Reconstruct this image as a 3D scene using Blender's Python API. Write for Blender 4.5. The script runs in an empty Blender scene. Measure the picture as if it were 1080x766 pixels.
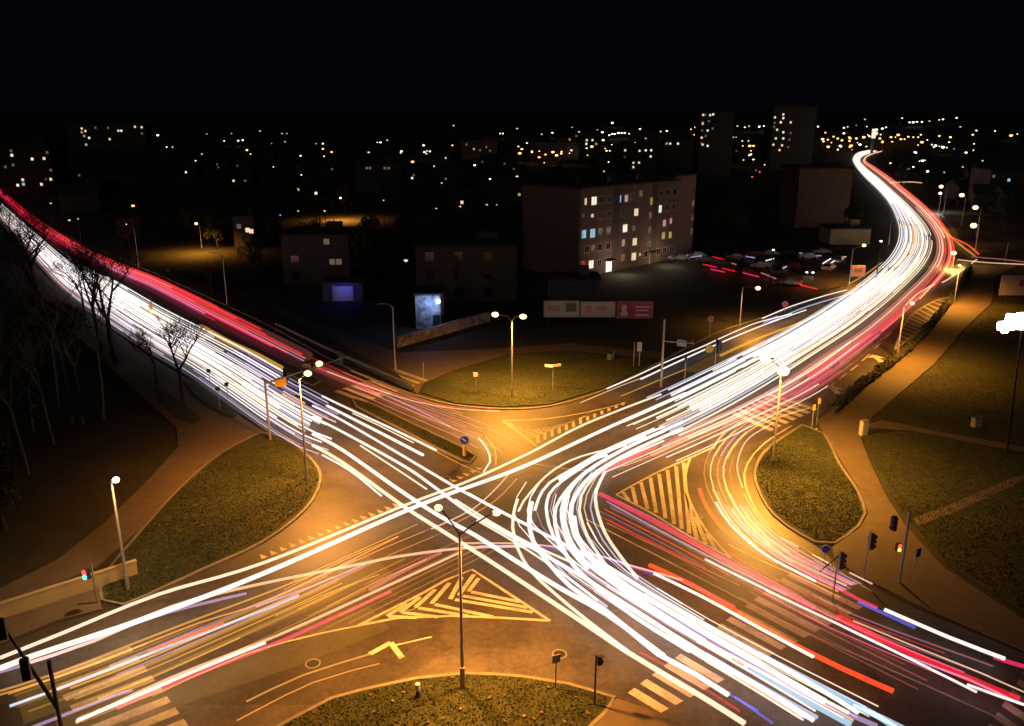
import bpy, bmesh, math, random
from mathutils import Vector, Matrix
random.seed(7)
C = bpy.context.scene.collection
R = math.radians
PI = math.pi

# ------------------------------------------------------------------ camera, sky, exposure
CAM_H, F_PX, PITCH = 30.0, 860.0, R(16.4)
cd = bpy.data.cameras.new('camera'); cam = bpy.data.objects.new('camera', cd); C.objects.link(cam)
cam.location = (0, 0, CAM_H); cam.rotation_euler = (PI/2 - PITCH, 0, 0)
cd.sensor_width = 36.0; cd.lens = 36.0*F_PX/1080.0; cd.clip_start = 0.5; cd.clip_end = 9000
sc = bpy.context.scene
sc.camera = cam
w = bpy.data.worlds.new('World'); sc.world = w; w.use_nodes = True
nt = w.node_tree
bg = nt.nodes['Background']
sky = nt.nodes.new('ShaderNodeTexSky'); sky.sky_type = 'NISHITA'; sky.sun_disc = False
sky.sun_elevation = R(-4.0); sky.sun_rotation = R(200)
mixn = nt.nodes.new('ShaderNodeMix'); mixn.data_type = 'RGBA'; mixn.inputs[0].default_value = 0.96
nt.links.new(sky.outputs[0], mixn.inputs[6]); mixn.inputs[7].default_value = (0.034, 0.022, 0.043, 1)
nt.links.new(mixn.outputs[2], bg.inputs[0]); bg.inputs[1].default_value = 0.05
vs = sc.view_settings; vs.view_transform = 'Standard'; vs.look = 'None'; vs.exposure = 0.0; vs.gamma = 1.0
vs.use_curve_mapping = False
sc.cycles.use_denoising = True
sc.cycles.max_bounces = 4; sc.cycles.diffuse_bounces = 2; sc.cycles.glossy_bounces = 2
sc.cycles.sample_clamp_indirect = 3.0; sc.cycles.transparent_max_bounces = 64
sd = bpy.data.lights.new('night_fill_light', 'SUN'); sd.energy = .065; sd.angle = R(60); sd.color = (1, .86, .78)  # dim sun added as ambient fill, lifts ground, walls and trees from black
so = bpy.data.objects.new('night_fill_light', sd); C.objects.link(so); so.rotation_euler = (R(48), 0, R(-25))
LAMP = 4.2          # overall street-lamp power

# ------------------------------------------------------------------ survey: a picture point -> the place on the ground (or at height z)
def at(x, y, z=0.0):
    u = (x-540)/F_PX; v = -(y-383)/F_PX
    d = Vector((u, math.cos(PITCH)+v*math.sin(PITCH), -math.sin(PITCH)+v*math.cos(PITCH)))
    t = (CAM_H-z)/-d.z
    return Vector((d.x*t, d.y*t, z))
def ray(x, y):
    u = (x-540)/F_PX; v = -(y-383)/F_PX
    return Vector((u, math.cos(PITCH)+v*math.sin(PITCH), -math.sin(PITCH)+v*math.cos(PITCH)))
def atY(x, y, Y):
    d = ray(x, y); t = Y/d.y
    return Vector((d.x*t, Y, CAM_H+d.z*t))

# ------------------------------------------------------------------ helpers
def obj(name, bm, mats, parent=None, smooth=False, loc=None):
    me = bpy.data.meshes.new(name); bm.to_mesh(me); bm.free()
    for m in (mats if isinstance(mats, (list, tuple)) else [mats]): me.materials.append(m)
    if smooth:
        for p in me.polygons: p.use_smooth = True
    o = bpy.data.objects.new(name, me); C.objects.link(o)
    if parent: o.parent = parent
    if loc is not None: o.location = loc
    return o
def tag(o, label=None, cat=None, group=None, kind=None):
    if label: o['label'] = label
    if cat: o['category'] = cat
    if group: o['group'] = group
    if kind: o['kind'] = kind
    return o
def thing(name, label, cat, loc=(0, 0, 0), rz=0, group=None):
    o = bpy.data.objects.new(name, None); C.objects.link(o)
    o.location = loc; o.rotation_euler = (0, 0, rz); o.empty_display_size = .3
    return tag(o, label, cat, group)
def struct(name, bm, m): return tag(obj(name, bm, m), kind='structure')
def add_box(bm, c, s, rz=0, mi=0, taper=1.0):
    c = Vector(c); hx, hy, hz = s[0]/2, s[1]/2, s[2]/2
    rot = Matrix.Rotation(rz, 3, 'Z')
    vs_ = []
    for z in (-1, 1):
        k = taper if z > 0 else 1
        for a, b in ((-1, -1), (1, -1), (1, 1), (-1, 1)):
            vs_.append(bm.verts.new(c+rot @ Vector((a*hx*k, b*hy*k, z*hz))))
    for f in ((3, 2, 1, 0), (4, 5, 6, 7), (0, 1, 5, 4), (1, 2, 6, 5), (2, 3, 7, 6), (3, 0, 4, 7)):
        fc = bm.faces.new([vs_[i] for i in f]); fc.material_index = mi
def add_tube(bm, pts, radii, n=8, mi=0, cap=True, flat=1.0):
    pts = [Vector(p) for p in pts]
    if not isinstance(radii, (list, tuple)): radii = [radii]*len(pts)
    rings = []
    for i, p in enumerate(pts):
        d = (pts[min(i+1, len(pts)-1)]-pts[max(i-1, 0)]).normalized()
        a = d.cross(Vector((0, 0, 1)))
        if a.length < 1e-3: a = Vector((1, 0, 0))
        a.normalize(); b = a.cross(d).normalized()
        rings.append([bm.verts.new(p+(a*math.cos(2*PI*k/n)+b*flat*math.sin(2*PI*k/n))*radii[i]) for k in range(n)])
    for r0, r1 in zip(rings, rings[1:]):
        for k in range(n):
            f = bm.faces.new((r0[k], r0[(k+1) % n], r1[(k+1) % n], r1[k])); f.material_index = mi
    if cap:
        for r in (rings[0][::-1], rings[-1]):
            f = bm.faces.new(r); f.material_index = mi
def add_sphere(bm, c, r, sz=(1, 1, 1), u=10, v=6, mi=0):
    res = bmesh.ops.create_uvsphere(bm, u_segments=u, v_segments=v, radius=1)
    for vv in res['verts']:
        vv.co = Vector(c)+Vector((vv.co.x*r*sz[0], vv.co.y*r*sz[1], vv.co.z*r*sz[2]))
        for f in vv.link_faces: f.material_index = mi
def poly_sheet(bm, pts, z, mi=0):
    vv = [bm.verts.new((p[0], p[1], z)) for p in pts]
    f = bm.faces.new(vv); f.normal_update()
    if f.normal.z < 0: f.normal_flip()
    f.material_index = mi
    bmesh.ops.triangulate(bm, faces=[f])
def slab(bm, pts, z0, z1, mi=0):
    pts = [Vector((p[0], p[1], 0)) for p in pts]
    area = sum(a.x*b.y-b.x*a.y for a, b in zip(pts, pts[1:]+pts[:1]))
    if area < 0: pts = pts[::-1]
    lo = [bm.verts.new((p.x, p.y, z0)) for p in pts]; hi = [bm.verts.new((p.x, p.y, z1)) for p in pts]
    n = len(pts)
    for i in range(n):
        f = bm.faces.new((lo[i], lo[(i+1) % n], hi[(i+1) % n], hi[i])); f.material_index = mi
    f = bm.faces.new(hi); f.material_index = mi; f.normal_update()
    bmesh.ops.triangulate(bm, faces=[f])
def catmull(pts, step):
    out = []
    n = len(pts)
    for i in range(n-1):
        p0, p1, p2, p3 = pts[max(i-1, 0)], pts[i], pts[i+1], pts[min(i+2, n-1)]
        k = max(1, min(24, int((p2-p1).length/step)))
        for j in range(k):
            t = j/k
            out.append(0.5*((2*p1)+(p2-p0)*t+(2*p0-5*p1+4*p2-p3)*t*t+(3*p1-p0-3*p2+p3)*t**3))
    out.append(pts[-1]); return out
def offset_line(pts, d):
    out = []
    for i, p in enumerate(pts):
        a = pts[min(i+1, len(pts)-1)]-pts[max(i-1, 0)]; a.z = 0; a.normalize()
        out.append(p+Vector((-a.y, a.x, 0))*d)
    return out
def strip(bm, pts, wd, z, mi=0):
    l, r = offset_line(pts, wd/2), offset_line(pts, -wd/2)
    vl = [bm.verts.new((p.x, p.y, z)) for p in l]; vr = [bm.verts.new((p.x, p.y, z)) for p in r]
    for i in range(len(pts)-1):
        f = bm.faces.new((vr[i], vr[i+1], vl[i+1], vl[i])); f.material_index = mi
def P(*xy): return [at(x, y) for x, y in xy]

# ------------------------------------------------------------------ materials
def mat(name, col, rough=.7, metal=0, emit=None, strength=0, noise=None, bump=0, col2=None, scale=5, spec=None, detail=6):
    m = bpy.data.materials.new(name); m.use_nodes = True
    t = m.node_tree; b = t.nodes['Principled BSDF']
    b.inputs['Base Color'].default_value = (*col, 1); b.inputs['Roughness'].default_value = rough
    b.inputs['Metallic'].default_value = metal
    if spec is not None: b.inputs['Specular IOR Level'].default_value = spec
    if emit: b.inputs['Emission Color'].default_value = (*emit, 1); b.inputs['Emission Strength'].default_value = strength
    if col2:
        tc = t.nodes.new('ShaderNodeTexCoord'); nz = t.nodes.new('ShaderNodeTexNoise')
        nz.inputs['Scale'].default_value = scale; nz.inputs['Detail'].default_value = detail; nz.inputs['Roughness'].default_value = .65
        nz2 = t.nodes.new('ShaderNodeTexNoise'); nz2.inputs['Scale'].default_value = scale*.13; nz2.inputs['Detail'].default_value = 4
        add = t.nodes.new('ShaderNodeMath'); add.operation = 'ADD'
        rp = t.nodes.new('ShaderNodeValToRGB')
        rp.color_ramp.elements[0].position = .40; rp.color_ramp.elements[0].color = (*col, 1)
        rp.color_ramp.elements[1].position = .62; rp.color_ramp.elements[1].color = (*col2, 1)
        half = t.nodes.new('ShaderNodeMath'); half.operation = 'MULTIPLY'; half.inputs[1].default_value = .5
        t.links.new(tc.outputs['Object'], nz.inputs['Vector']); t.links.new(tc.outputs['Object'], nz2.inputs['Vector'])
        t.links.new(nz.outputs[0], add.inputs[0]); t.links.new(nz2.outputs[0], add.inputs[1])
        t.links.new(add.outputs[0], half.inputs[0]); t.links.new(half.outputs[0], rp.inputs[0])
        t.links.new(rp.outputs[0], b.inputs['Base Color'])
        if bump:
            bp = t.nodes.new('ShaderNodeBump'); bp.inputs['Strength'].default_value = bump; bp.inputs['Distance'].default_value = .1
            t.links.new(nz.outputs[0], bp.inputs['Height']); t.links.new(bp.outputs[0], b.inputs['Normal'])
    return m
def glow(name, col, s, sample=True):
    m = bpy.data.materials.new(name); m.use_nodes = True; t = m.node_tree
    for n in list(t.nodes): t.nodes.remove(n)
    e = t.nodes.new('ShaderNodeEmission'); e.inputs[0].default_value = (*col, 1); e.inputs[1].default_value = s
    o = t.nodes.new('ShaderNodeOutputMaterial'); t.links.new(e.outputs[0], o.inputs[0])
    if not sample: m.cycles.emission_sampling = 'NONE'
    return m
def beam(name, col, s):
    "a streak of light: adds to what lies behind it, blocks nothing"
    m = bpy.data.materials.new(name); m.use_nodes = True; t = m.node_tree
    for n in list(t.nodes): t.nodes.remove(n)
    e = t.nodes.new('ShaderNodeEmission'); e.inputs[0].default_value = (*col, 1); e.inputs[1].default_value = s
    tr = t.nodes.new('ShaderNodeBsdfTransparent'); ad = t.nodes.new('ShaderNodeAddShader')
    o = t.nodes.new('ShaderNodeOutputMaterial')
    t.links.new(tr.outputs[0], ad.inputs[0]); t.links.new(e.outputs[0], ad.inputs[1]); t.links.new(ad.outputs[0], o.inputs[0])
    return m
def asphalt_mat():
    m = mat('asphalt', (.034, .029, .026), .55, col2=(.078, .066, .057), scale=2.6, bump=.15, detail=10)
    t = m.node_tree; b = t.nodes['Principled BSDF']; src = b.inputs['Base Color'].links[0].from_socket
    tc = t.nodes.new('ShaderNodeTexCoord')
    warp = t.nodes.new('ShaderNodeTexNoise'); warp.inputs['Scale'].default_value = .35
    va = t.nodes.new('ShaderNodeVectorMath'); va.operation = 'MULTIPLY_ADD'; va.inputs[1].default_value = (5, 5, 5)
    t.links.new(tc.outputs['Object'], warp.inputs['Vector']); t.links.new(warp.outputs['Color'], va.inputs[0]); t.links.new(tc.outputs['Object'], va.inputs[2])
    cr = t.nodes.new('ShaderNodeTexVoronoi'); cr.feature = 'DISTANCE_TO_EDGE'; cr.inputs['Scale'].default_value = .14
    t.links.new(va.outputs[0], cr.inputs['Vector'])
    r1 = t.nodes.new('ShaderNodeValToRGB'); r1.color_ramp.elements[0].position = .006; r1.color_ramp.elements[0].color = (.74, .74, .74, 1); r1.color_ramp.elements[1].position = .013
    t.links.new(cr.outputs['Distance'], r1.inputs[0])
    pt = t.nodes.new('ShaderNodeTexVoronoi'); pt.distance = 'CHEBYCHEV'; pt.inputs['Scale'].default_value = .07; t.links.new(tc.outputs['Object'], pt.inputs['Vector'])
    sp = t.nodes.new('ShaderNodeSeparateColor'); t.links.new(pt.outputs['Color'], sp.inputs[0])
    r2 = t.nodes.new('ShaderNodeMapRange'); r2.inputs[3].default_value = .72; r2.inputs[4].default_value = 1.2; t.links.new(sp.outputs[0], r2.inputs[0])
    def mul(a, c):
        n = t.nodes.new('ShaderNodeMix'); n.data_type = 'RGBA'; n.blend_type = 'MULTIPLY'; n.inputs[0].default_value = 1
        t.links.new(a, n.inputs[6]); t.links.new(c, n.inputs[7]); return n.outputs[2]
    t.links.new(mul(mul(src, r1.outputs[0]), r2.outputs[0]), b.inputs['Base Color'])
    return m
M = dict(
    asphalt=asphalt_mat(),
    paint=mat('road_paint', (.27, .25, .235), .6, col2=(.52, .49, .46), scale=3.5, detail=10),
    kerb=mat('kerb_concrete', (.12, .11, .10), .8, col2=(.20, .185, .17), scale=2),
    grass=mat('grass', (.016, .021, .006), .95, col2=(.040, .045, .013), scale=1.5, bump=.9, detail=10),
    earth=mat('dark_ground', (.018, .018, .012), .95, col2=(.035, .032, .02), scale=.4, bump=.5),
    paving=mat('paving', (.085, .064, .048), .8, col2=(.125, .095, .07), scale=.8, bump=.1),
    ochre=mat('ochre_concrete', (.32, .26, .13), .8, col2=(.4, .32, .17), scale=.6),
    galv=mat('galvanised_steel', (.36, .35, .33), .45, .6),
    grey=mat('grey_paint', (.22, .22, .22), .5, .1),
    dark=mat('dark_plastic', (.02, .02, .02), .45),
    yellow=mat('yellow_paint', (.7, .45, .04), .5),
    signblue=mat('blue_sign_face', (.03, .06, .45), .35),
    signwhite=mat('white_sign_face', (.75, .75, .75), .4),
    signred=mat('red_sign_face', (.5, .02, .03), .4),
    green=mat('green_plastic', (.10, .26, .05), .5),
    bark=mat('dark_bark', (.022, .018, .014), .95, col2=(.04, .033, .025), scale=6, bump=.5),
    birch=mat('pale_bark', (.11, .10, .085), .9, col2=(.09, .08, .07), scale=3),
    leaf=mat('dark_leaves', (.022, .035, .012), .8, col2=(.05, .06, .02), scale=1),
    leafwarm=mat('autumn_leaves', (.09, .06, .015), .8, col2=(.15, .09, .02), scale=1),
    render=mat('plaster_wall', (.165, .105, .08), .9, col2=(.21, .14, .105), scale=.35),
    render2=mat('end_wall_plaster', (.24, .155, .12), .9, col2=(.29, .19, .15), scale=.3),
    concrete=mat('panel_wall', (.085, .07, .065), .9, col2=(.12, .10, .09), scale=.2),
    darkwall=mat('dark_brick_wall', (.05, .04, .035), .9, col2=(.08, .065, .055), scale=.6),
    roof=mat('roof_felt', (.04, .04, .04), .9),
    glass=mat('dark_glass', (.012, .013, .015), .12, spec=.6),
    frame=mat('white_frame', (.5, .48, .45), .5),
    brick=mat('flaking_render', (.13, .09, .07), .9, col2=(.62, .54, .46), scale=1.1, bump=.3),
    cream=mat('cream_board', (.60, .50, .37), .6),
    stainless=mat('cabinet_paint', (.42, .40, .37), .5),
    blacktyre=mat('tyre_rubber', (.015, .015, .015), .8),
)
G = dict(
    warm=beam('headlight_warm', (1, .84, .60), .50), white=beam('headlight_white', (1, .90, .84), .54),
    cool=beam('headlight_cool', (.60, .70, 1), .34), blue=beam('blue_light', (.10, .14, .9), .30),
    ice=beam('icy_light', (.45, .72, .95), .40), lilac=beam('lilac_light', (.74, .52, .90), .22),
    red=beam('tail_red', (1, .010, .03), .36), deepred=beam('tail_deep_red', (.62, .006, .03), .34),
    pink=beam('tail_pink', (.95, .03, .13), .34), rose=beam('rose_light', (.95, .26, .24), .20),
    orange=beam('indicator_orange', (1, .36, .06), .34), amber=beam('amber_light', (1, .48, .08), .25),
    peach=beam('peach_light', (1, .60, .36), .40), hot=beam('orange_red', (1, .07, .015), .5),
    violet=beam('violet_light', (.14, .05, .55), .22), faintgold=beam('faint_gold', (1, .45, .05), .11), faintrose=beam('faint_rose', (1, .2, .16), .11), faintlilac=beam('faint_lilac', (.7, .5, .9), .10), rose_wash=beam('soft_rose_light', (1, .32, .22), .032), gold=beam('soft_gold_light', (1, .50, .04), .028),
    lamp=glow('sodium_lens', (1, .66, .22), 5), lampw=glow('white_lens', (1, .95, .85), 14),
)
def win_mat(n, c, s): return glow('window_light_'+n, c, s, False)
W = dict(warm=win_mat('warm', (1, .74, .42), .95), white=win_mat('white', (1, .90, .70), 1.05), blue=win_mat('blue', (.42, .74, 1), .7),
         orange=win_mat('orange', (1, .48, .08), .5), pink=win_mat('pink', (1, .55, .5), .5), red=win_mat('red', (.8, .05, .06), .35),
         dim=win_mat('dim', (1, .7, .45), .12), yellow=win_mat('yellow', (1, .72, .25), .45))
FAR = dict(w=glow('far_white', (1, .86, .62), 4.5, False), o=glow('far_sodium', (1, .50, .11), 4.2, False), b=glow('far_blue', (.25, .4, 1), 3, False),
           r=glow('far_red', (1, .08, .06), 3, False), c=glow('far_cool', (.85, .93, 1), 7, False), d=glow('far_dim', (1, .8, .6), 1.1, False))

# ------------------------------------------------------------------ the ground
def terrain(Y):
    t = max(0, min(1, (Y-950)/900.0)); return 52*t*t*(3-2*t)
bm = bmesh.new()
ys = [-60, 20, 60, 100, 150, 220, 320, 450, 620, 800, 950, 1050, 1150, 1250, 1350, 1450, 1600, 1750, 1850, 2400, 7000]
xs = [-5000, -1500, -600, -300, -120, 0, 120, 300, 600, 1000, 1500, 5000]
gv = [[bm.verts.new((x, y, terrain(y))) for x in xs] for y in ys]
for j in range(len(ys)-1):
    for i in range(len(xs)-1): bm.faces.new((gv[j][i], gv[j][i+1], gv[j+1][i+1], gv[j+1][i]))
struct('ground', bm, M['earth'])

road_outline = [(-90, 716), (0, 682), (60, 658), (105, 647), (130, 641), (220, 601), (280, 572), (325, 537), (340, 510), (335, 492), (305, 464), (283, 455),
    (240, 426), (200, 397), (150, 367), (100, 333), (62, 302), (30, 266), (0, 235), (-50, 200),
    (-50, 176), (0, 198), (45, 236), (75, 252), (160, 288), (270, 338), (350, 381), (400, 404), (440, 419), (480, 429), (530, 433), (580, 430), (640, 412),
    (700, 381), (760, 351), (830, 328), (890, 304), (930, 275), (942, 255), (941, 235), (931, 213), (915, 197), (902, 184), (896, 172), (897, 163), (910, 157), (940, 154),
    (941, 160), (924, 165), (924, 172), (940, 183), (965, 201), (990, 222), (1008, 243), (1018, 262), (1080, 266), (1120, 268), (1120, 276), (1080, 274), (1022, 276), (1012, 298), (985, 332), (950, 372), (905, 406), (872, 432),
    (845, 448), (812, 470), (797, 490), (796, 510), (815, 545), (860, 576), (905, 612), (965, 642), (1080, 690), (1250, 765),
    (1330, 900), (1000, 960), (780, 820), (705, 766), (682, 747), (650, 735), (600, 722), (550, 714), (490, 711), (440, 716), (350, 737), (300, 760), (220, 806), (60, 900), (-160, 860)]
bm = bmesh.new(); poly_sheet(bm, P(*road_outline), .004); struct('road', bm, M['asphalt'])

def verge(name, outline, m, kerb=True, z=.12):
    pts = catmull(P(*(outline+[outline[0]])), 1.5)[:-1]
    bm = bmesh.new(); slab(bm, pts, 0, z); o = struct(name, bm, M[m])
    if kerb:
        bm = bmesh.new(); lp = pts+[pts[0]]
        strip(bm, lp, .22, z+.012)
        for a, b, rev in ((.11, 0, 0), (-.11, 0, 1)):
            l = offset_line(lp, a); lo = [bm.verts.new((p.x, p.y, .006)) for p in l]; hi = [bm.verts.new((p.x, p.y, z+.012)) for p in l]
            for i in range(len(l)-1): bm.faces.new((lo[i], lo[i+1], hi[i+1], hi[i]))
        bmesh.ops.recalc_face_normals(bm, faces=bm.faces); struct('kerb', bm, M['kerb'])
def line_kerb(pts):
    p = catmull(P(*pts), 1.5); bm = bmesh.new(); strip(bm, p, .25, .135)
    for a in (.125, -.125):
        l = offset_line(p, a); lo = [bm.verts.new((q.x, q.y, 0)) for q in l]; hi = [bm.verts.new((q.x, q.y, .135)) for q in l]
        for i in range(len(l)-1): bm.faces.new((lo[i], lo[i+1], hi[i+1], hi[i]))
    struct('kerb', bm, M['kerb'])
# left wedge of grass, bottom island, right island, median
verge('grass_verge', [(275, 457), (301, 463), (330, 487), (338, 508), (322, 538), (278, 572), (215, 601), (130, 639), (108, 634), (112, 606), (150, 560), (190, 516), (232, 480)], 'grass')
verge('grass_verge', [(215, 815), (300, 764), (350, 738), (440, 717), (490, 712), (550, 715), (600, 723), (648, 737), (615, 775), (560, 830), (380, 860)], 'grass')
verge('grass_verge', [(846, 449), (812, 472), (798, 491), (797, 510), (816, 544), (860, 573), (880, 574), (905, 556), (912, 543), (905, 520), (885, 490), (868, 458)], 'grass')
verge('median', [(60, 262), (110, 287), (180, 324), (240, 352), (300, 382), (338, 402), (330, 407), (290, 387), (230, 358), (160, 322), (100, 288)], 'grass')
verge('median', [(372, 421), (390, 426), (440, 450), (490, 474), (502, 482), (496, 489), (470, 478), (420, 452), (376, 429)], 'grass')
# outer corner on the far side: kerb, grass and worn paths
line_kerb([(45, 235), (75, 251), (160, 287), (270, 337), (350, 380), (400, 403), (440, 418), (480, 428), (530, 432), (580, 429), (640, 411), (700, 380), (760, 350), (830, 327), (890, 303)])
bm = bmesh.new(); slab(bm, P((150, 280), (270, 334), (350, 378), (400, 401), (440, 416), (420, 396), (330, 350), (240, 310), (180, 285)), 0, .12); struct('grass_verge', bm, M['grass'])
bm = bmesh.new(); slab(bm, P((445, 415), (480, 426), (530, 430), (580, 427), (640, 409), (690, 384), (660, 380), (600, 372), (540, 375), (480, 392), (450, 404)), 0, .12); struct('grass_verge', bm, M['grass'])
bm = bmesh.new(); poly_sheet(bm, P((440, 416), (425, 398), (335, 350), (245, 310), (250, 305), (345, 345), (420, 372), (520, 368), (600, 362), (700, 372), (698, 378), (600, 370), (540, 373), (480, 390), (447, 404)), .006); struct('footpath', bm, M['paving'])
# left pavements
bm = bmesh.new(); slab(bm, P((-60, 660), (-20, 632), (60, 592), (110, 553), (160, 503), (188, 472), (186, 452), (160, 428), (120, 392), (66, 338), (36, 300), (20, 262), (40, 285), (66, 308), (104, 340), (150, 372), (200, 402), (240, 431), (281, 458), (274, 456), (231, 479), (188, 515), (148, 558), (100, 600), (0, 642)), 0, .10)
struct('pavement', bm, M['paving'])
line_kerb([(0, 236), (30, 267), (62, 303), (100, 334), (150, 368), (200, 398), (240, 427), (283, 456)])
bm = bmesh.new(); slab(bm, P((192, 400), (208, 404), (253, 437), (247, 442), (230, 436), (205, 418)), .06, .14); struct('grass_verge', bm, M['grass'])
bm = bmesh.new(); slab(bm, P((164, 409), (185, 420), (212, 442), (205, 448), (188, 442), (168, 424)), .06, .14); struct('grass_verge', bm, M['grass'])
bm = bmesh.new(); slab(bm, P((-60, 740), (-60, 670), (0, 655), (104, 622), (108, 644), (60, 656), (0, 680)), 0, .11); struct('pavement', bm, M['paving'])
# right side: footpath, grass, corner pavement
bm = bmesh.new(); slab(bm, P((880, 432), (910, 408), (955, 374), (992, 332), (1018, 300), (1026, 280), (1075, 280), (1050, 292), (1046, 320), (1015, 350), (985, 385), (930, 432), (905, 455), (918, 490), (935, 525), (955, 556), (995, 600), (1080, 655), (1180, 700), (1180, 728), (1080, 687), (968, 639), (908, 609), (880, 592), (878, 578), (907, 558), (916, 542), (906, 516), (888, 488), (868, 456), (862, 444)), 0, .11)
struct('footpath', bm, M['paving'])
bm = bmesh.new(); slab(bm, P((925, 436), (990, 384), (1020, 352), (1050, 322), (1120, 322), (1160, 480), (1080, 470), (1000, 456)), 0, .09); struct('grass_verge', bm, M['grass'])
bm = bmesh.new(); slab(bm, P((908, 458), (960, 456), (1080, 480), (1160, 492), (1260, 640), (1190, 695), (1080, 648), (998, 596), (958, 552), (938, 522), (922, 490)), 0, .09); struct('grass_verge', bm, M['grass'])
bm = bmesh.new(); poly_sheet(bm, P((905, 452), (930, 444), (1000, 458), (1090, 474), (1160, 482), (1160, 490), (1080, 479), (960, 455)), .098); struct('footpath', bm, M['paving'])
bm = bmesh.new(); poly_sheet(bm, P((963, 548), (1010, 530), (1080, 500), (1120, 488), (1120, 494), (1080, 508), (1010, 540), (968, 556)), .1); struct('footpath', bm, M['paving'])
bm = bmesh.new(); slab(bm, P((650, 738), (682, 749), (705, 767), (760, 815), (700, 860), (600, 800), (617, 777)), 0, .11); struct('pavement', bm, M['paving'])
# forecourt by the car park and the side road on the right
bm = bmesh.new(); poly_sheet(bm, P((690, 262), (760, 252), (900, 262), (915, 285), (880, 303), (820, 322), (740, 300)), .003); struct('car_park', bm, M['asphalt'])
bm = bmesh.new(); poly_sheet(bm, P((900, 216), (925, 217), (941, 219), (943, 222), (925, 222), (900, 220)), .003); struct('side_road', bm, M['asphalt'])
bm = bmesh.new(); poly_sheet(bm, P((995, 221), (1040, 228), (1060, 226), (1060, 230), (1035, 232), (1000, 226)), .003); struct('side_road', bm, M['asphalt'])

# ------------------------------------------------------------------ road markings (paint on the asphalt)
bm = bmesh.new(); ZM = .010
NL = [0]
def mline(pts, wd=.14, z=ZM, step=2):
    NL[0] += 1; strip(bm, catmull(P(*pts), step), wd, z+.0003*NL[0]+.008)
def mquad(*px): poly_sheet(bm, P(*px), ZM)
def mclip(inner, lines): pass
def chevrons(apex, left, right, rows, wd, z=ZM):
    "stripes across a painted triangle: pairs of points on its two long sides through a spine point"
    for (l, c, r) in rows:
        strip(bm, P(l, c, r) if c else P(l, r), wd, z)
# zebra, bottom right arm
for a, b in (((670, 724), (697, 750)),):
    pass
def zebra(p0, p1, q0, q1, n, frac=.5, skip=()):
    "n bars; bar ends run along p0->p1 on one side and q0->q1 on the other"
    p0, p1, q0, q1 = P(p0, p1, q0, q1)
    for i in range(n):
        if i in skip: continue
        t0 = i/n; t1 = t0+frac/n
        poly_sheet(bm, [p0.lerp(p1, t0), p0.lerp(p1, t1), q0.lerp(q1, t1), q0.lerp(q1, t0)], ZM)
zebra((662, 731), (838, 601), (697, 752), (915, 638), 17, .55)
zebra((50, 713), (118, 806), (137, 682), (203, 771), 8, .55)
zebra((352, 413), (424, 389), (384, 425), (455, 400), 9, .55)
zebra((772, 437), (812, 413), (812, 455), (866, 430), 7, .55)
zebra((1040, 770), (1092, 690), (1080, 800), (1140, 716), 7, .5)
# hatched triangle, bottom centre
mline([(378, 660), (440, 629), (498, 601), (530, 622), (580, 655)], .22); mline([(378, 660), (420, 652), (480, 650), (530, 652), (580, 655)], .22)
for l, c, r in (((500, 606), (484, 628), (556, 641)), ((505, 610), (494, 624), (548, 635)), ((487, 609), (475, 632), (562, 646)), ((474, 615), (455, 637), (520, 651)), ((459, 622), (438, 641), (494, 650)), ((443, 630), (422, 646), (462, 651)), ((429, 637), (408, 650), (440, 652))):
    zc = ZM+.002+.0015*len(l)*0; strip(bm, P(l, c), .30, ZM+.003); strip(bm, [P(c)[0].lerp(P(r)[0], .06), P(r)[0]], .30, ZM+.0055)
# hatched triangle on the right
mline([(650, 522), (690, 500), (728, 483), (752, 472)], .22); mline([(728, 483), (722, 505), (728, 530), (745, 560), (770, 588)], .22); mline([(650, 522), (690, 543), (730, 568), (772, 590)], .22)
for a, b in (((657, 519), (663, 528)), ((667, 514), (671, 532)), ((676, 509), (683, 537)), ((686, 504), (692, 541)), ((695, 500), (702, 547)), ((704, 496), (711, 553)), ((713, 492), (719, 558)), ((721, 488), (727, 563)), ((724, 520), (735, 569)), ((733, 545), (745, 574)), ((745, 563), (755, 580))):
    p, q = P(a, b)
    strip(bm, [p, q], .32, ZM+.003)
# hatched nose below the far verge
mline([(530, 444), (575, 442), (620, 435), (660, 425)], .2); mline([(530, 444), (548, 457), (566, 471)], .25)
for i in range(13):
    t = i/12; a = (536+t*112, 446-t*17+4*t*(1-t)); b = (566+t*90, 468-t*40)
    mquad((b[0], b[1]), (b[0]+3.2, b[1]-1.4), (b[0]+2.6, b[1]-9+t*5), (b[0]-.6, b[1]-7.6+t*5))
    if i < 8: strip(bm, P((536+i*2.6, 446+i*2.6), (566+t*90-1, 460-t*36)), .16, ZM+.003)
# hatched strip beside the hedge
mline([(944, 369), (950, 350), (962, 332), (985, 318), (1002, 313)], .2); mline([(944, 369), (965, 352), (985, 335), (1002, 313)], .2)
L1 = catmull(P((944, 369), (950, 350), (962, 332), (985, 318), (1002, 313)), .5); L2 = catmull(P((944, 369), (965, 352), (985, 335), (1002, 313)), .5)
for i in range(1, 18):
    t = i/18; strip(bm, [L1[int(t*(len(L1)-1))], L2[int(t*(len(L2)-1))]], .42, ZM+.003)
# give-way teeth
def teeth(a, b, n, up=1):
    a, b = P(a, b); d = (b-a)/n; u = d.normalized(); nrm = Vector((-u.y, u.x, 0))*up
    for i in range(n):
        p = a+d*i; q = p+u*d.length*.62
        poly_sheet(bm, [p, q, (p+q)/2+nrm*.75], ZM)
teeth((276, 590), (425, 532), 16); teeth((478, 509), (512, 493), 5)
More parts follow.
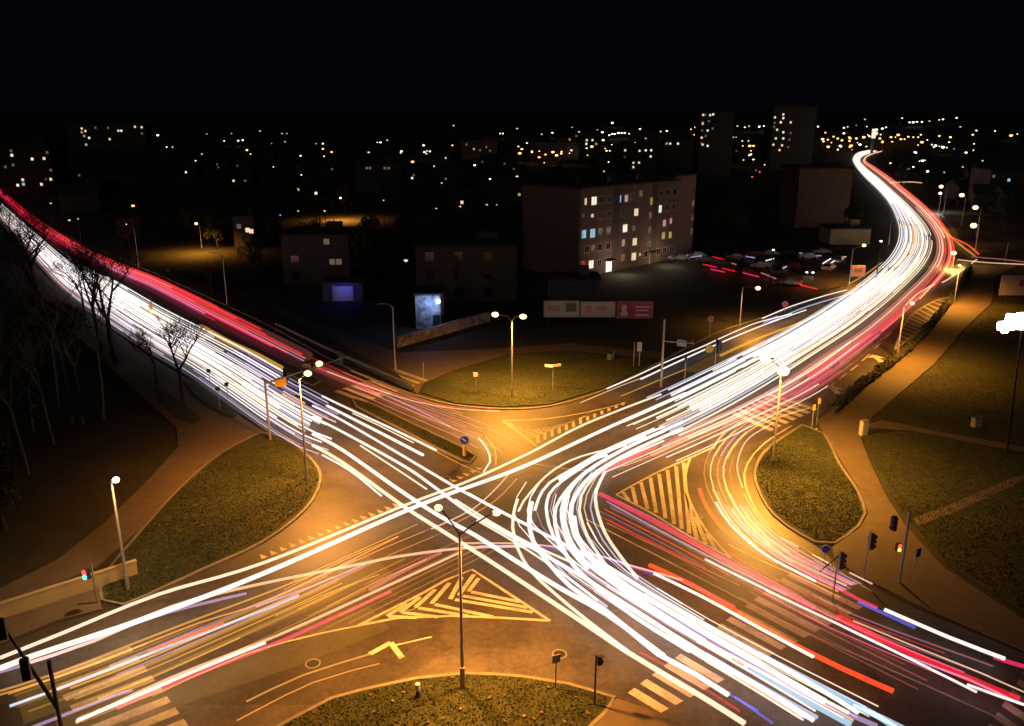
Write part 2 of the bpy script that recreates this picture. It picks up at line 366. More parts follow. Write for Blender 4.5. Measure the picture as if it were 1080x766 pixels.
# edge and lane lines
mline([(618, 548), (700, 590), (780, 632), (860, 672), (960, 716), (1080, 770)], .16)
mline([(560, 489), (640, 496), (720, 466), (790, 436)], .15)
mline([(640, 552), (720, 590), (780, 618)], .12)
mline([(470, 566), (540, 576), (600, 588)], .1) if False else None
mline([(752, 474), (765, 455), (800, 437), (850, 420)], .15)
mline([(835, 449), (806, 468), (788, 490), (786, 512), (806, 550), (850, 580), (890, 606)], .14)
mline([(160, 735), (260, 690), (340, 668), (400, 656)], .16)
mline([(10, 300), (40, 300)], .1) if False else None
for t in range(9):
    x = 300+t*0; 
for a, b in (((862, 452), (845, 462)), ((905, 385), (897, 391)), ((893, 394), (885, 400)), ((917, 374), (909, 381)), ((929, 362), (922, 368)), ((880, 404), (871, 411)), ((940, 350), (934, 357))):
    strip(bm, P(a, b), .18, ZM)
for a, b in (((866, 577), (882, 584)), ((898, 593), (918, 604)), ((940, 615), (960, 626))):
    strip(bm, catmull(P((a[0]-40, a[1]-2), (b[0]-40, b[1]-2)), 2), .15, ZM)
mline([(75, 270), (120, 300), (200, 345), (300, 398), (372, 432), (440, 466), (490, 492), (510, 500)], .14)
mline([(340, 402), (400, 425), (470, 455), (510, 478)], .1) if False else None
# turn arrows
def arrow(cx, cy, tx, ty, L, Wd):
    c, t_ = P((cx, cy), (tx, ty)); u = (t_-c).normalized(); n = Vector((-u.y, u.x, 0))
    poly_sheet(bm, [c-u*L*.5-n*Wd*.16, c+u*L*.05-n*Wd*.16, c+u*L*.05+n*Wd*.16, c-u*L*.5+n*Wd*.16], ZM)
    poly_sheet(bm, [c+u*L*.05-n*Wd*.5, c+u*L*.5, c+u*L*.05+n*Wd*.5], ZM)
arrow(925, 378, 915, 370, 3.6, 2.3); arrow(880, 411, 872, 402, 3.4, 2.2)
# bent arrow, bottom lane
strip(bm, P((390, 690), (412, 678)), .35, ZM); strip(bm, P((412, 678), (424, 694)), .35, ZM+.003); strip(bm, P((416, 681), (455, 672)), .14, ZM)
tag(struct('road_marking', bm, M['paint']))

# ------------------------------------------------------------------ trails of light left by the traffic, real rods along the lanes at lamp height
FB = bmesh.new(); FI = {}     # the countless fine streaks, one mass
def trail(pts, col, wd, label, group=None, z=.65, h=None, sm=True, pair=0):
    q = [Vector((p.x, p.y, z)) for p in pts]
    if sm: q = catmull(q, 1.3)
    bm = bmesh.new()
    if pair == 'stuff':
        FI.setdefault(col, len(FI))
        for k in (-.55, .55): add_tube(FB, offset_line(q, k), wd/2*(1 if k > 0 else .75), n=5, flat=.8, mi=FI[col])
        bm.free(); return
    if pair:
        for k in (-.5, .5): add_tube(bm, offset_line(q, pair*k), wd/2*(1 if k > 0 else .75), n=6, flat=.8)
    else: add_tube(bm, q, wd/2, n=8, flat=(h or wd*.7)/wd)
    return tag(obj('light_trail', bm, G[col]), label, 'light trail', group)
def T(px, col, wd, label, group=None, z=.65, h=None):
    if col in ('white', 'warm') and wd > .2: wd *= .8
    return trail([at(x, y, z) for x, y in px], col, wd, label, group, z, h)
def resample(pts, n):
    ln = [0]
    for a, b in zip(pts, pts[1:]): ln.append(ln[-1]+(b-a).length)
    out = []
    for i in range(n):
        s = ln[-1]*i/(n-1); k = 0
        while k < len(ln)-2 and ln[k+1] < s: k += 1
        out.append(pts[k].lerp(pts[k+1], (s-ln[k])/max(1e-6, ln[k+1]-ln[k])))
    return out
def band(Lp, Rp, specs, label, group, pair=0):
    n = 60
    a = [at(x, y, .65) for x, y in Lp]; b = [at(x, y, .65) for x, y in Rp]
    for (t, s0, s1, col, wd) in specs:
        mid = [p.lerp(q, t) for p, q in zip(a, b)]
        fine = catmull(mid, 2.0); m = len(fine)-1
        # s0, s1 are node positions along the polyline
        k = len(mid)-1
        cum = [0]
        for i in range(k):
            cum.append(cum[-1]+max(1, min(24, int((mid[i+1]-mid[i]).length/2.0))))
        def idx(s):
            i = min(int(s), k-1); return cum[i]+(cum[i+1]-cum[i])*(s-i)
        i0, i1 = int(idx(s0)), int(idx(s1))
        if i1-i0 < 1: continue
        seg = fine[i0:i1+1]
        if len(seg) >= 2: trail(seg, col, wd, label, group, .65, None, False, pair)
rnd = random.Random(11)
# -- left approach, headlights
LA = [(0, 228), (30, 262), (64, 300), (100, 329), (150, 363), (200, 393), (240, 421), (283, 452), (320, 474), (362, 490), (424, 533)]
RA = [(0, 212), (40, 246), (76, 274), (120, 296), (165, 322), (210, 345), (252, 366), (300, 393), (345, 417), (369, 430), (460, 476)]
specs = []
for i, t in enumerate([.06, .10, .15, .2, .25, .3, .35, .40, .45, .5, .55, .6, .65, .7, .76, .82, .88, .94]):
    s0 = rnd.choice([0, 0, .3, 1.0, 1.6]); s1 = rnd.uniform(7.6, 9.2)
    cuts = sorted(rnd.uniform(1, 8) for _ in range(rnd.choice([1, 1, 2])))
    prev = s0
    for c in cuts+[s1]:
        if c-prev > .4: specs.append((t+rnd.uniform(-.012, .012), prev+(rnd.uniform(2.4, 4) if t > .75 and prev == s0 and rnd.random() < .6 else 0), c-rnd.uniform(.2, 1.0), rnd.choice(['white', 'white', 'warm', 'cool', 'lilac', 'peach']), rnd.uniform(.12, .24)))
        prev = c
for i in range(16):
    t = rnd.uniform(.05, .95); s = rnd.uniform(.5, 7)
    specs.append((t, s, s+rnd.uniform(.8, 2), rnd.choice(['cool', 'cool', 'lilac', 'warm', 'violet', 'white']), rnd.uniform(.14, .3)))
band(LA, RA, specs, 'white headlight trail among the many packed on the road from the upper left', 'white light trails on the upper left road', 1.15)
# -- red tail lights of the left road
LB = [(0, 207), (22, 230), (48, 250), (92, 274), (134, 293), (160, 304), (215, 333), (270, 361), (318, 386)]
RB = [(0, 199), (24, 219), (52, 239), (92, 262), (134, 280), (165, 292), (220, 318), (275, 345), (325, 370)]
specs = []
for t, col, wd, s0, s1 in ((.05, 'pink', .14, 2, 6.2), (.15, 'lilac', .25, 3.5, 6.0), (.22, 'pink', .3, 0, 7.4), (.32, 'lilac', .16, 3, 8), (.40, 'red', .22, 0, 6.8), (.48, 'rose', .3, 3, 8), (.55, 'pink', .34, 0, 5.8), (.62, 'red', .3, 0, 7.9), (.7, 'deepred', .3, 1, 7.2), (.78, 'hot', .18, 2.2, 6.6), (.86, 'red', .3, 0, 7.0), (.94, 'red', .2, 0, 6.2), (.7, 'peach', .14, 3.6, 5.4), (.5, 'lilac', .2, 2.6, 4.2), (.3, 'deepred', .4, 4, 7.6), (.6, 'rose_wash', 2.2, 2, 8)):  # the last, widest entry is a ribbon added as a soft rose wash
    specs.append((t, s0, s1, col, wd))
band(LB, RB, specs, 'red tail light trail in the band along the far side of the left road', 'red light trails on the left road')
# -- far road from the upper right, headlights
LW = [(600, 455), (697, 413), (770, 378), (830, 348), (880, 318), (915, 294), (940, 270), (949, 250), (947, 232), (938, 213), (925, 198), (912, 186), (903, 175), (900, 167), (905, 161), (918, 158)]
RW = [(630, 490), (720, 452), (795, 412), (858, 372), (905, 341), (945, 308), (974, 278), (982, 256), (976, 238), (959, 218), (944, 204), (929, 190), (914, 178), (907, 170), (912, 164), (928, 159)]
specs = []
for i, t in enumerate([.06, .11, .17, .22, .28, .34, .40, .46, .52, .58, .64, .7, .76, .82, .88, .94]):
    s0 = rnd.choice([0.6, 1.2, 1.8, 2.4]) if .1 < t < .6 else rnd.choice([.9, 1.3]); s1 = 15
    prev = s0
    for c in sorted(rnd.uniform(2, 9) for _ in range(2))+[s1]:
        if c-prev > .3: specs.append((t+rnd.uniform(-.015, .015), prev, c-rnd.uniform(0, .25), rnd.choice(['white', 'white', 'warm', 'warm', 'peach', 'cool']), rnd.uniform(.12, .30)*(1.3 if prev > 5 else 1)))
        prev = c
for i in range(14):
    t = rnd.uniform(.1, .98); s = rnd.uniform(1, 5)
    specs.append((t, s, s+rnd.uniform(.5, 1.4), rnd.choice(['warm', 'lilac', 'cool', 'peach', 'white']), rnd.uniform(.14, .3)))
band(LW, RW, specs, 'white headlight trail among the many on the curving road from the upper right', 'white light trails on the upper right road', 1.15)
# -- far road, tail lights
LR = [(646, 496), (728, 455), (805, 416), (866, 376), (912, 346), (951, 312), (981, 281), (988, 258), (981, 239), (964, 219), (948, 205), (932, 191), (917, 179), (909, 171), (914, 165), (929, 160)]
RR = [(652, 503), (750, 466), (832, 424), (893, 385), (938, 350), (975, 316), (1003, 282), (1006, 258), (996, 238), (976, 217), (957, 201), (939, 187), (923, 176), (913, 169), (918, 163), (931, 159)]
specs = []
for t, col, wd, s0, s1 in ((.05, 'rose', .4, .8, 15), (.18, 'peach', .3, 2, 9), (.3, 'rose', .45, .6, 8), (.42, 'red', .35, 2.6, 15), (.52, 'rose', .3, 1.4, 12), (.62, 'pink', .4, 2.6, 5), (.7, 'hot', .35, 4, 15), (.8, 'peach', .3, 5.0, 15), (.9, 'red', .35, 5.4, 15), (.97, 'hot', .3, 6, 13), (.75, 'rose', .25, 3, 6), (.35, 'peach', .35, 6, 15), (.55, 'warm', .35, 7.4, 15)):
    specs.append((t, s0, s1, col, wd))
band(LR, RR, specs, 'red tail light trail climbing the curving road towards the upper right', 'red light trails on the upper right road')
T([(212, 344), (240, 360), (270, 374), (296, 388)], 'amber', .8, 'broad amber glow strip added along the left road median')  # no traffic trail: added glowing strip gives the median its golden tone
g = 'soft coloured glows between the trails'  # broad dim emissive ribbons, added to wash the lanes with soft coloured light
for px, c_, wd, lb in (([(645, 492), (700, 470), (760, 442), (830, 405), (890, 364), (940, 325)], 'rose_wash', 2.6, 'soft broad rose glow along the inner lane of the upper right road'),
    ([(690, 480), (740, 458), (800, 428), (850, 398)], 'rose_wash', 2.0, 'second soft rose glow beside the hatched triangle on the right'),
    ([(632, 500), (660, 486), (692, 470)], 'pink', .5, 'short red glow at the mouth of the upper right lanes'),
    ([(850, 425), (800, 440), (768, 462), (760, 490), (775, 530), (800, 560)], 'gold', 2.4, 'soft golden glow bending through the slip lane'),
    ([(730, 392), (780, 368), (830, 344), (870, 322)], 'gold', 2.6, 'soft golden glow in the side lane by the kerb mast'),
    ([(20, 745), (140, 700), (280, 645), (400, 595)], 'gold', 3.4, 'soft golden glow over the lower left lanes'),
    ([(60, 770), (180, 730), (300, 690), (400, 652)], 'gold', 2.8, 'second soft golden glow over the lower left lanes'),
    ([(325, 384), (380, 406), (440, 430), (500, 462)], 'rose_wash', 2.4, 'soft rose glow fading along the far carriageway to the median nose'),
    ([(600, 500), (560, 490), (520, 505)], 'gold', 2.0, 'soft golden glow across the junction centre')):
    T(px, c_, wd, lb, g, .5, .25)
def fine_band(Lp, Rp, n, cols, w0, w1, label, group, seed):
    r = random.Random(seed); k = len(Lp)-1; sp = []
    for i in range(n):
        a = r.uniform(0, k*.7); sp.append((r.uniform(.03, .97), a, min(k, a+r.uniform(k*.25, k*.75)), r.choice(cols), r.uniform(w0, w1)))
    band(Lp, Rp, sp, label, group, 'stuff')
fine_band([(0, 735), (100, 700), (200, 660), (290, 622), (400, 572), (470, 545)], [(120, 775), (200, 740), (300, 690), (400, 640), (460, 610), (520, 580)], 16, ['faintgold', 'faintgold', 'faintrose', 'amber', 'faintlilac'], .05, .16, 'faint thin streak among the fine ones over the lower left lanes', 'faint streaks over the lower left lanes', 31)
fine_band([(625, 545), (700, 585), (780, 630), (860, 672), (960, 725)], [(660, 524), (740, 562), (820, 606), (900, 648), (1060, 705)], 12, ['faintrose', 'deepred', 'faintlilac', 'faintgold', 'peach'], .05, .13, 'faint thin streak among the fine ones over the lower right lanes', 'faint streaks over the lower right lanes', 32)
fine_band([(848, 424), (790, 442), (758, 468), (745, 500), (765, 545), (810, 590), (880, 622)], [(850, 436), (800, 456), (778, 480), (776, 508), (800, 552), (845, 585), (905, 618)], 12, ['faintgold', 'amber', 'hot', 'rose', 'peach', 'lilac'], .06, .2, 'fine streak bending through the slip lane round the right island', 'fine streaks through the slip lane', 33)
fine_band([(620, 500), (700, 463), (780, 428), (850, 390), (900, 355)], [(640, 515), (730, 478), (810, 440), (880, 402), (940, 352)], 14, ['rose', 'peach', 'faintrose', 'pink', 'warm', 'faintlilac'], .06, .22, 'fine rosy streak on the inner lanes of the upper right road', 'fine rosy streaks on the upper right road', 34)
fine_band([(560, 500), (540, 540), (580, 585), (660, 640), (760, 700), (850, 755)], [(640, 498), (625, 535), (650, 590), (720, 640), (810, 690), (930, 750)], 14, ['warm', 'cool', 'peach', 'lilac', 'white'], .05, .14, 'fine streak within the bright bundle bending through the junction', 'fine streaks within the bending bundle', 35)
fine_band([(330, 375), (390, 400), (450, 424), (520, 448), (560, 470)], [(320, 388), (380, 414), (440, 440), (490, 462), (520, 480)], 8, ['faintrose', 'faintlilac', 'rose', 'faintgold'], .06, .2, 'faint streak on the far carriageway beside the median', 'faint streaks on the far carriageway', 36)
tag(obj('fine_light_streaks', FB, [G[c] for c in FI]), 'mass of fine faint streaks of light over all the junction lanes', 'light streaks', kind='stuff')
# -- two broad trails straight across towards the lower left
lab = 'long white trail crossing the whole junction from right to lower left'
T([(0, 694), (63, 669), (167, 627), (280, 593), (427, 533), (495, 507), (558, 478), (618, 447), (697, 416)], 'warm', .34, 'upper of the two long white trails across the junction to the lower left')
T([(0, 705), (34, 692), (157, 651), (280, 604), (442, 533), (550, 493), (644, 450), (723, 415)], 'white', .50, 'lower and broader of the two long white trails across the junction')
T([(0, 709), (60, 690), (150, 655), (200, 640), (260, 626)], 'lilac', .22, 'pale lilac trail hugging the lower side of the broad white trail at left')
# -- headlights going straight over the junction from the upper left
g = 'white trails crossing the junction from the upper left'
lb = 'white headlight trail running straight over the junction towards the lower right'
T([(340, 418), (369, 432), (415, 453), (460, 475)], 'white', .30, lb, g); T([(345, 428), (400, 456), (446, 480)], 'white', .42, lb, g)
T([(330, 428), (360, 443), (425, 481), (479, 513), (520, 535), (587, 570), (640, 597), (690, 628), (760, 668), (850, 718), (905, 752)], 'white', .34, lb, g)
T([(330, 440), (360, 455), (425, 491), (457, 513), (494, 540), (540, 566), (600, 600), (672, 645), (740, 690), (800, 724), (858, 760)], 'white', .36, lb, g)
T([(330, 458), (360, 474), (420, 516), (463, 544), (500, 564), (543, 591), (590, 620), (640, 648), (700, 692)], 'white', .46, lb, g)
T([(330, 470), (360, 487), (424, 533), (460, 556), (520, 594), (611, 654), (662, 688), (739, 734), (785, 763)], 'warm', .42, lb, g)
T([(340, 480), (370, 497), (402, 523)], 'white', .25, lb, g); T([(372, 436), (400, 449), (436, 467)], 'warm', .16, lb, g)
T([(380, 470), (420, 496), (450, 516)], 'warm', .18, lb, g); T([(480, 527), (520, 552), (560, 574), (600, 592)], 'warm', .2, lb, g)
T([(503, 549), (545, 573), (590, 603), (630, 633)], 'warm', .22, lb, g); T([(494, 520), (530, 541), (562, 556)], 'warm', .16, lb, g)
# -- the turning bundle
g = 'white trails bending through the junction'
lb = 'white headlight trail bending through the middle of the junction to the lower right'
T([(660, 470), (614, 481), (585, 495), (567, 511), (552, 529), (547, 539)], 'warm', .26, 'outermost white trail of the bending bundle, ending early above the junction centre')
T([(546, 527), (541, 545), (543, 570), (558, 600), (585, 626), (620, 655), (662, 687)], 'warm', .30, lb, g)
T([(690, 452), (640, 474), (614, 489), (580, 509), (568, 526), (564, 538)], 'white', .30, lb, g)
T([(561, 530), (558, 548), (562, 570), (577, 592), (602, 619), (640, 645), (694, 690), (732, 710), (768, 733)], 'white', .42, lb, g)
T([(700, 450), (650, 472), (611, 495), (585, 514), (577, 528), (577, 544), (583, 564), (600, 589), (620, 612), (668, 650), (727, 687)], 'white', .32, lb, g)
T([(700, 455), (655, 475), (614, 501), (591, 526), (585, 544), (589, 567), (605, 597), (635, 622), (674, 648), (740, 688), (830, 742), (850, 756)], 'white', .34, lb, g)
T([(720, 445), (660, 473), (618, 498), (600, 519), (595, 537), (598, 562), (617, 592), (659, 622), (689, 642), (743, 677)], 'white', .42, lb, g)
T([(720, 452), (665, 477), (624, 502), (607, 523), (602, 541), (608, 568), (629, 594), (665, 621), (700, 641), (770, 682), (870, 740)], 'white', .46, lb, g)
T([(700, 465), (650, 487), (626, 504), (613, 523), (611, 538), (619, 564), (635, 590), (652, 610), (700, 642), (780, 690), (895, 752)], 'warm', .28, lb, g)
T([(638, 498), (629, 517), (629, 535), (638, 562), (653, 585), (672, 610)], 'warm', .34, 'short white trail bending apart on the right of the bundle')
T([(596, 520), (592, 545), (602, 580), (620, 600)], 'white', .3, lb, g); T([(606, 545), (612, 575), (632, 600), (665, 630), (720, 665)], 'white', .35, lb, g)
T([(640, 480), (617, 488), (590, 506)], 'white', .4, lb, g); T([(680, 460), (640, 476), (610, 492)], 'white', .45, lb, g)
T([(578, 585), (600, 610), (640, 640)], 'cool', .2, lb, g)
# -- tail of the bundle in the near right lanes
g = 'pale trails in the near right lanes'
lb = 'pale blue white trail ending at the bottom right lanes'
for px, c_, wd in (([(640, 612), (700, 648), (780, 693), (860, 737), (925, 766)], 'lilac', .30), ([(800, 690), (860, 722), (920, 752), (945, 768)], 'ice', .34), ([(770, 690), (830, 722), (900, 760)], 'peach', .14),
                   ([(786, 702), (840, 733), (897, 764)], 'ice', .4), ([(745, 690), (800, 722), (862, 757)], 'cool', .24), ([(745, 697), (800, 729), (845, 757)], 'peach', .24), ([(900, 745), (930, 757), (960, 772)], 'cool', .34), ([(695, 690), (760, 727), (800, 750)], 'blue', .14), ([(775, 735), (815, 763)], 'blue', .14), ([(680, 641), (743, 676)], 'white', .36), ([(665, 640), (735, 684)], 'peach', .18)):
    T(px, c_, wd, lb, g)
T([(675, 688), (720, 712), (780, 750)], 'deepred', .16, 'dark red trail beside the lowest white trail at the bottom')
T([(640, 606), (700, 640), (752, 666)], 'amber', .1, 'thin amber trail along the upper edge of the bending bundle', z=.9)
T([(650, 606), (710, 640), (756, 664)], 'amber', .08, 'second thin amber trail along the upper edge of the bundle', z=.9)
# -- lower right arm, tail lights
T([(633, 521), (665, 537), (700, 555), (760, 588), (820, 619), (858, 641)], 'pink', .42, 'broad magenta trail running below the hatched triangle')
T([(640, 529), (700, 562), (760, 593), (830, 628)], 'lilac', .12, 'thin lilac trail along the lower edge of the magenta trail')
T([(744, 590), (820, 628), (900, 666), (970, 700), (1030, 730)], 'white', .17, 'thin straight white trail across the right zebra crossing')
T([(640, 548), (690, 573), (745, 600)], 'deepred', .12, 'faint dark red trail below the magenta trail')
T([(685, 596), (730, 617), (780, 647), (830, 676), (890, 706), (942, 729)], 'hot', .36, 'bright orange red trail ending in the middle of the right lanes')
T([(690, 605), (740, 629), (800, 662), (858, 693)], 'white', .30, 'white trail just below the orange red trail')
T([(505, 576), (560, 577), (600, 580), (650, 592), (690, 607)], 'violet', .26, 'violet trail curving through the junction centre')
T([(487, 573), (560, 574), (620, 583), (660, 595), (720, 612)], 'peach', .14, 'thin peach trail above the violet one')
T([(655, 595), (700, 606), (740, 622), (775, 640)], 'pink', .2, 'pink trail that continues from the violet one')
T([(884, 650), (930, 675), (990, 702), (1075, 738)], 'red', .44, 'broad red trail at the right edge of the lanes')
T([(890, 662), (950, 690), (1020, 716), (1075, 742)], 'lilac', .14, 'thin lilac trail below the broad red one at right')
T([(900, 655), (960, 680), (1030, 708), (1080, 730)], 'peach', .10, 'thin peach trail above the broad red one at right')
T([(933, 643), (1000, 672), (1060, 695)], 'white', .36, 'broad white trail at the kerb on the far right')
T([(1020, 722), (1050, 733), (1082, 744)], 'white', .22, 'short white trail at the right edge of the picture')
T([(1048, 693), (1066, 699), (1080, 703)], 'pink', .3, 'short pink trail leaving at the far right')
# -- slip lane
T([(738, 516), (745, 534), (765, 560), (795, 580), (820, 594)], 'hot', .34, 'orange red trail bending through the slip lane')
T([(755, 530), (770, 553), (800, 580), (830, 598), (860, 613)], 'white', .22, 'white trail bending through the slip lane')
T([(772, 538), (790, 560), (815, 580), (835, 593)], 'lilac', .16, 'lilac trail on the inner side of the slip lane')
T([(833, 594), (870, 613), (905, 632), (925, 641)], 'pink', .26, 'pink trail leaving the slip lane past the crossing')
T([(905, 635), (930, 646), (965, 662)], 'blue', .26, 'blue trail beside the kerb past the slip lane')
T([(757, 519), (768, 540), (790, 564)], 'rose', .26, 'faint rose trail at the head of the slip lane')
T([(787, 545), (810, 568), (832, 582)], 'amber', .14, 'amber trail on the slip lane nearest the grass island')
T([(824, 567), (842, 577)], 'peach', .14, 'short peach dash on the slip lane by the island', z=.3); T([(857, 585), (876, 595)], 'peach', .14, 'second peach dash on the slip lane by the signal', z=.3); T([(896, 604), (920, 616)], 'peach', .14, 'third peach dash on the slip lane past the signal', z=.3)
T([(816, 446), (790, 462), (779, 482), (778, 498), (783, 514)], 'peach', .14, 'thin pale trail bending round the head of the slip lane')
T([(768, 574), (800, 590), (850, 612), (885, 630)], 'amber', .10, 'thin amber trail between slip lane and lanes')
# -- lower left arm
T([(20, 702), (100, 676), (180, 640), (270, 617), (380, 595), (420, 587), (490, 578), (560, 576)], 'peach', .24, 'peach trail curving gently along the lower left arm')
T([(80, 762), (180, 715), (291, 671), (400, 622), (487, 582)], 'peach', .20, 'straight pale trail above a pink one in the lower left arm')
T([(123, 747), (200, 714), (280, 683), (340, 657), (412, 624)], 'pink', .26, 'pink trail in the lower left arm')
T([(390, 622), (430, 600), (465, 583)], 'rose', .3, 'rose trail ending near the junction lamp')
T([(58, 728), (170, 685), (280, 643), (315, 628)], 'cool', .20, 'cool blue white trail in the lower left arm')
T([(10, 745), (50, 731)], 'ice', .2, 'short icy blue trail at the lower left crossing')
T([(0, 729), (60, 710), (133, 682), (200, 656), (280, 626), (330, 606)], 'amber', .16, 'amber trail in the lower left arm')
T([(0, 733), (60, 714), (133, 687), (210, 657), (290, 630), (420, 566)], 'orange', .12, 'orange trail just below the amber one in the lower left arm')
T([(157, 687), (195, 672), (236, 657)], 'red', .2, 'short red trail in the lower left arm')
T([(81, 760), (130, 740), (200, 710), (280, 678)], 'white', .20, 'white trail low in the lower left arm')
T([(0, 780), (40, 765), (120, 734), (140, 728)], 'lilac', .2, 'lilac trail over the lower left crossing')
T([(270, 640), (330, 618), (385, 595)], 'lilac', .14, 'faint lilac trail above the amber ones')
T([(260, 740), (320, 712), (390, 690)], 'amber', .12, 'amber trail in the bottom lane before the arrow')
T([(250, 760), (330, 720), (400, 700)], 'orange', .08, 'thin orange trail in the lowest lane')
for i, px in enumerate(([(300, 622), (360, 592), (420, 566)], [(310, 612), (370, 585), (440, 553)], [(345, 640), (400, 612), (450, 590)], [(290, 650), (340, 628), (400, 606)])):
    T(px, 'amber', .08, 'thin amber streak between the peach and white trails at lower left', 'thin amber streaks at lower left')
T([(455, 558), (500, 536), (530, 508), (538, 498)], 'peach', .12, 'thin trail bending up between the crossing white trails')
T([(478, 553), (520, 530), (545, 505)], 'amber', .10, 'thin amber trail bending up beside the thin pale one')
# -- far carriageway beyond the median, ghost colours
T([(345, 392), (400, 412), (440, 424), (480, 431), (527, 434)], 'peach', .12, 'thin pale trail sweeping round the far kerb')
T([(330, 378), (380, 400), (420, 416), (470, 428), (520, 431)], 'deepred', .16, 'dark red trail sweeping round the far kerb')
T([(335, 388), (375, 404), (400, 416)], 'pink', .35, 'pink trail over the far zebra crossing'); T([(400, 414), (440, 432), (475, 450)], 'lilac', .14, 'lilac trail on the far carriageway past its crossing')
T([(505, 462), (514, 474), (517, 487), (510, 498)], 'warm', .18, 'short hooked trail beside the median nose'); T([(512, 460), (522, 474), (523, 490)], 'amber', .12, 'short hooked amber trail beside the median nose')
# -- the side lane along the far kerb at right
T([(640, 410), (668, 398), (700, 383), (740, 366), (775, 350), (800, 340), (835, 331)], 'white', .24, 'upper white trail along the kerb by the signal mast')
T([(676, 400), (710, 384), (750, 366), (800, 345), (850, 327)], 'white', .30, 'lower white trail along the kerb by the signal mast')
T([(804, 336), (835, 323), (870, 312), (893, 306)], 'white', .28, 'upper white trail of the side lane near the forecourt'); T([(812, 340), (850, 324), (900, 309)], 'cool', .22, 'lower white trail of the side lane near the forecourt')
T([(612, 425), (650, 409), (684, 396)], 'peach', .12, 'thin pale trail beside the hatched nose'); T([(655, 418), (700, 399), (722, 390)], 'amber', .14, 'amber trail beside the kerb mast')
T([(760, 375), (800, 357), (850, 338), (870, 328)], 'amber', .4, 'broad amber trail at the mouth of the side lane'); T([(895, 300), (912, 290), (930, 277)], 'amber', .3, 'amber trail by the billboard lamp')
# -- short trails near the side road on the right and the car park
T([(1010, 274), (1040, 277), (1080, 279)], 'peach', .3, 'pale trail leaving along the side road on the right'); T([(1025, 271), (1060, 274), (1085, 277)], 'rose', .25, 'rose trail leaving along the side road on the right')
T([(1030, 274), (1004, 292), (994, 298)], 'peach', .4, 'short pale trail on the inner lane before the side road'); T([(1015, 281), (1004, 291)], 'peach', .4, 'second short pale trail before the side road')
T([(985, 300), (968, 310), (955, 322)], 'peach', .3, 'pale dash trail beside the hatched strip')
T([(985, 236), (1000, 248), (1020, 258), (1032, 268)], 'hot', .4, 'orange red trail down the slip road on the right'); T([(992, 240), (1010, 256), (1028, 270)], 'amber', .4, 'amber trail down the slip road on the right')
T([(938, 193), (960, 192), (972, 193)], 'peach', .6, 'pale trail leaving the far road to the right')
for px, c_ in (([(742, 279), (756, 282)], 'red'), ([(762, 283), (778, 287)], 'red'), ([(752, 271), (764, 274)], 'red'), ([(766, 276), (776, 279)], 'rose'), ([(750, 284), (764, 287)], 'pink'), ([(784, 288), (800, 292)], 'pink'), ([(724, 272), (740, 270)], 'lilac'), ([(808, 275), (816, 273)], 'white'), ([(868, 278), (876, 273)], 'white'), ([(874, 279), (882, 274)], 'white'), ([(884, 272), (892, 271)], 'peach'), ([(800, 268), (806, 267)], 'cool'), ([(826, 283), (830, 281)], 'cool'), ([(806, 340), (820, 334)], 'lilac'), ([(803, 288), (818, 294)], 'rose'), ([(828, 296), (845, 300)], 'red'), ([(845, 301), (862, 305)], 'red'), ([(700, 272), (735, 268)], 'lilac'), ([(843, 267), (866, 270)], 'lilac'), ([(776, 269), (796, 272)], 'lilac')):
    T(px, c_, .4, 'short streak of light between parked cars on the forecourt', 'streaks on the forecourt')

# ------------------------------------------------------------------ street lamps
def lamp_light(parent, loc, power, col, rad=.25):
    ld = bpy.data.lights.new('lamp_light', 'SPOT'); ld.energy = power*LAMP; ld.color = col; ld.shadow_soft_size = rad
    ld.spot_size = R(160); ld.spot_blend = .6
    o = bpy.data.objects.new('lamp_light', ld); C.objects.link(o); o.parent = parent; o.location = loc
def street_lamp(base, heads, h, label, power=0, col=(1, .55, .16), lens='lamp', r=.10, m='galv', group=None, curve=False, hs=1.0):
    b = at(*base); t = thing('street_lamp', label, 'street lamp', b, 0, group)
    bm = bmesh.new(); add_tube(bm, [(0, 0, 0), (0, 0, h*.14), (0, 0, h*.141), (0, 0, h*.94)], [r*1.5, r*1.4, r, r*.7], 10)
    add_tube(bm, [(0, 0, 0), (0, 0, .06)], [r*2.6, r*2.6], 10); obj('pole', bm, M[m], t)
    for hx, hy in heads:
        p = at(hx, hy, h)-b; p.z = h
        d = Vector((p.x, p.y, 0)); L = d.length; u = d.normalized() if L > .05 else Vector((1, 0, 0))
        bm = bmesh.new()
        if curve: pts = [(0, 0, h*.9), u*L*.08+Vector((0, 0, h*.95)), u*L*.3+Vector((0, 0, h*.99)), u*L*.65+Vector((0, 0, h*1.0)), u*L*.9+Vector((0, 0, h))]
        else: pts = [(0, 0, h*.925), u*L*.3+Vector((0, 0, h*.96)), u*L*.85+Vector((0, 0, h))]
        add_tube(bm, pts, r*.4, 8); obj('arm', bm, M[m], t)
        bm = bmesh.new(); c = u*L+Vector((0, 0, h))
        ang = math.atan2(u.y, u.x)
        add_sphere(bm, (-.12*hs, 0, .05*hs), .5*hs, (.72, .26, .16), 12, 7)
        hd = obj('lamp_head', bm, M['grey'], t, True, c); hd.rotation_euler = (0, 0, ang)
        if power:
            bm = bmesh.new(); add_sphere(bm, (.08*hs, 0, 0), .44*hs, (.92, .78, .62), 14, 9); obj('lens', bm, G[lens], hd, True)
            lamp_light(t, c-Vector((0, 0, .35)), power, col)
    return t
SOD = (1, .38, .04)
street_lamp((488, 727), [(463, 536), (523, 541)], 10.2, 'tall twin armed street lamp on the bottom grass island at the centre', 4300, (1, .37, .055), hs=.6)
street_lamp((540, 420), [(523, 332), (551, 334)], 9.6, 'yellow lit twin armed street lamp on the far corner grass', 4800, (1, .40, .05), curve=True)
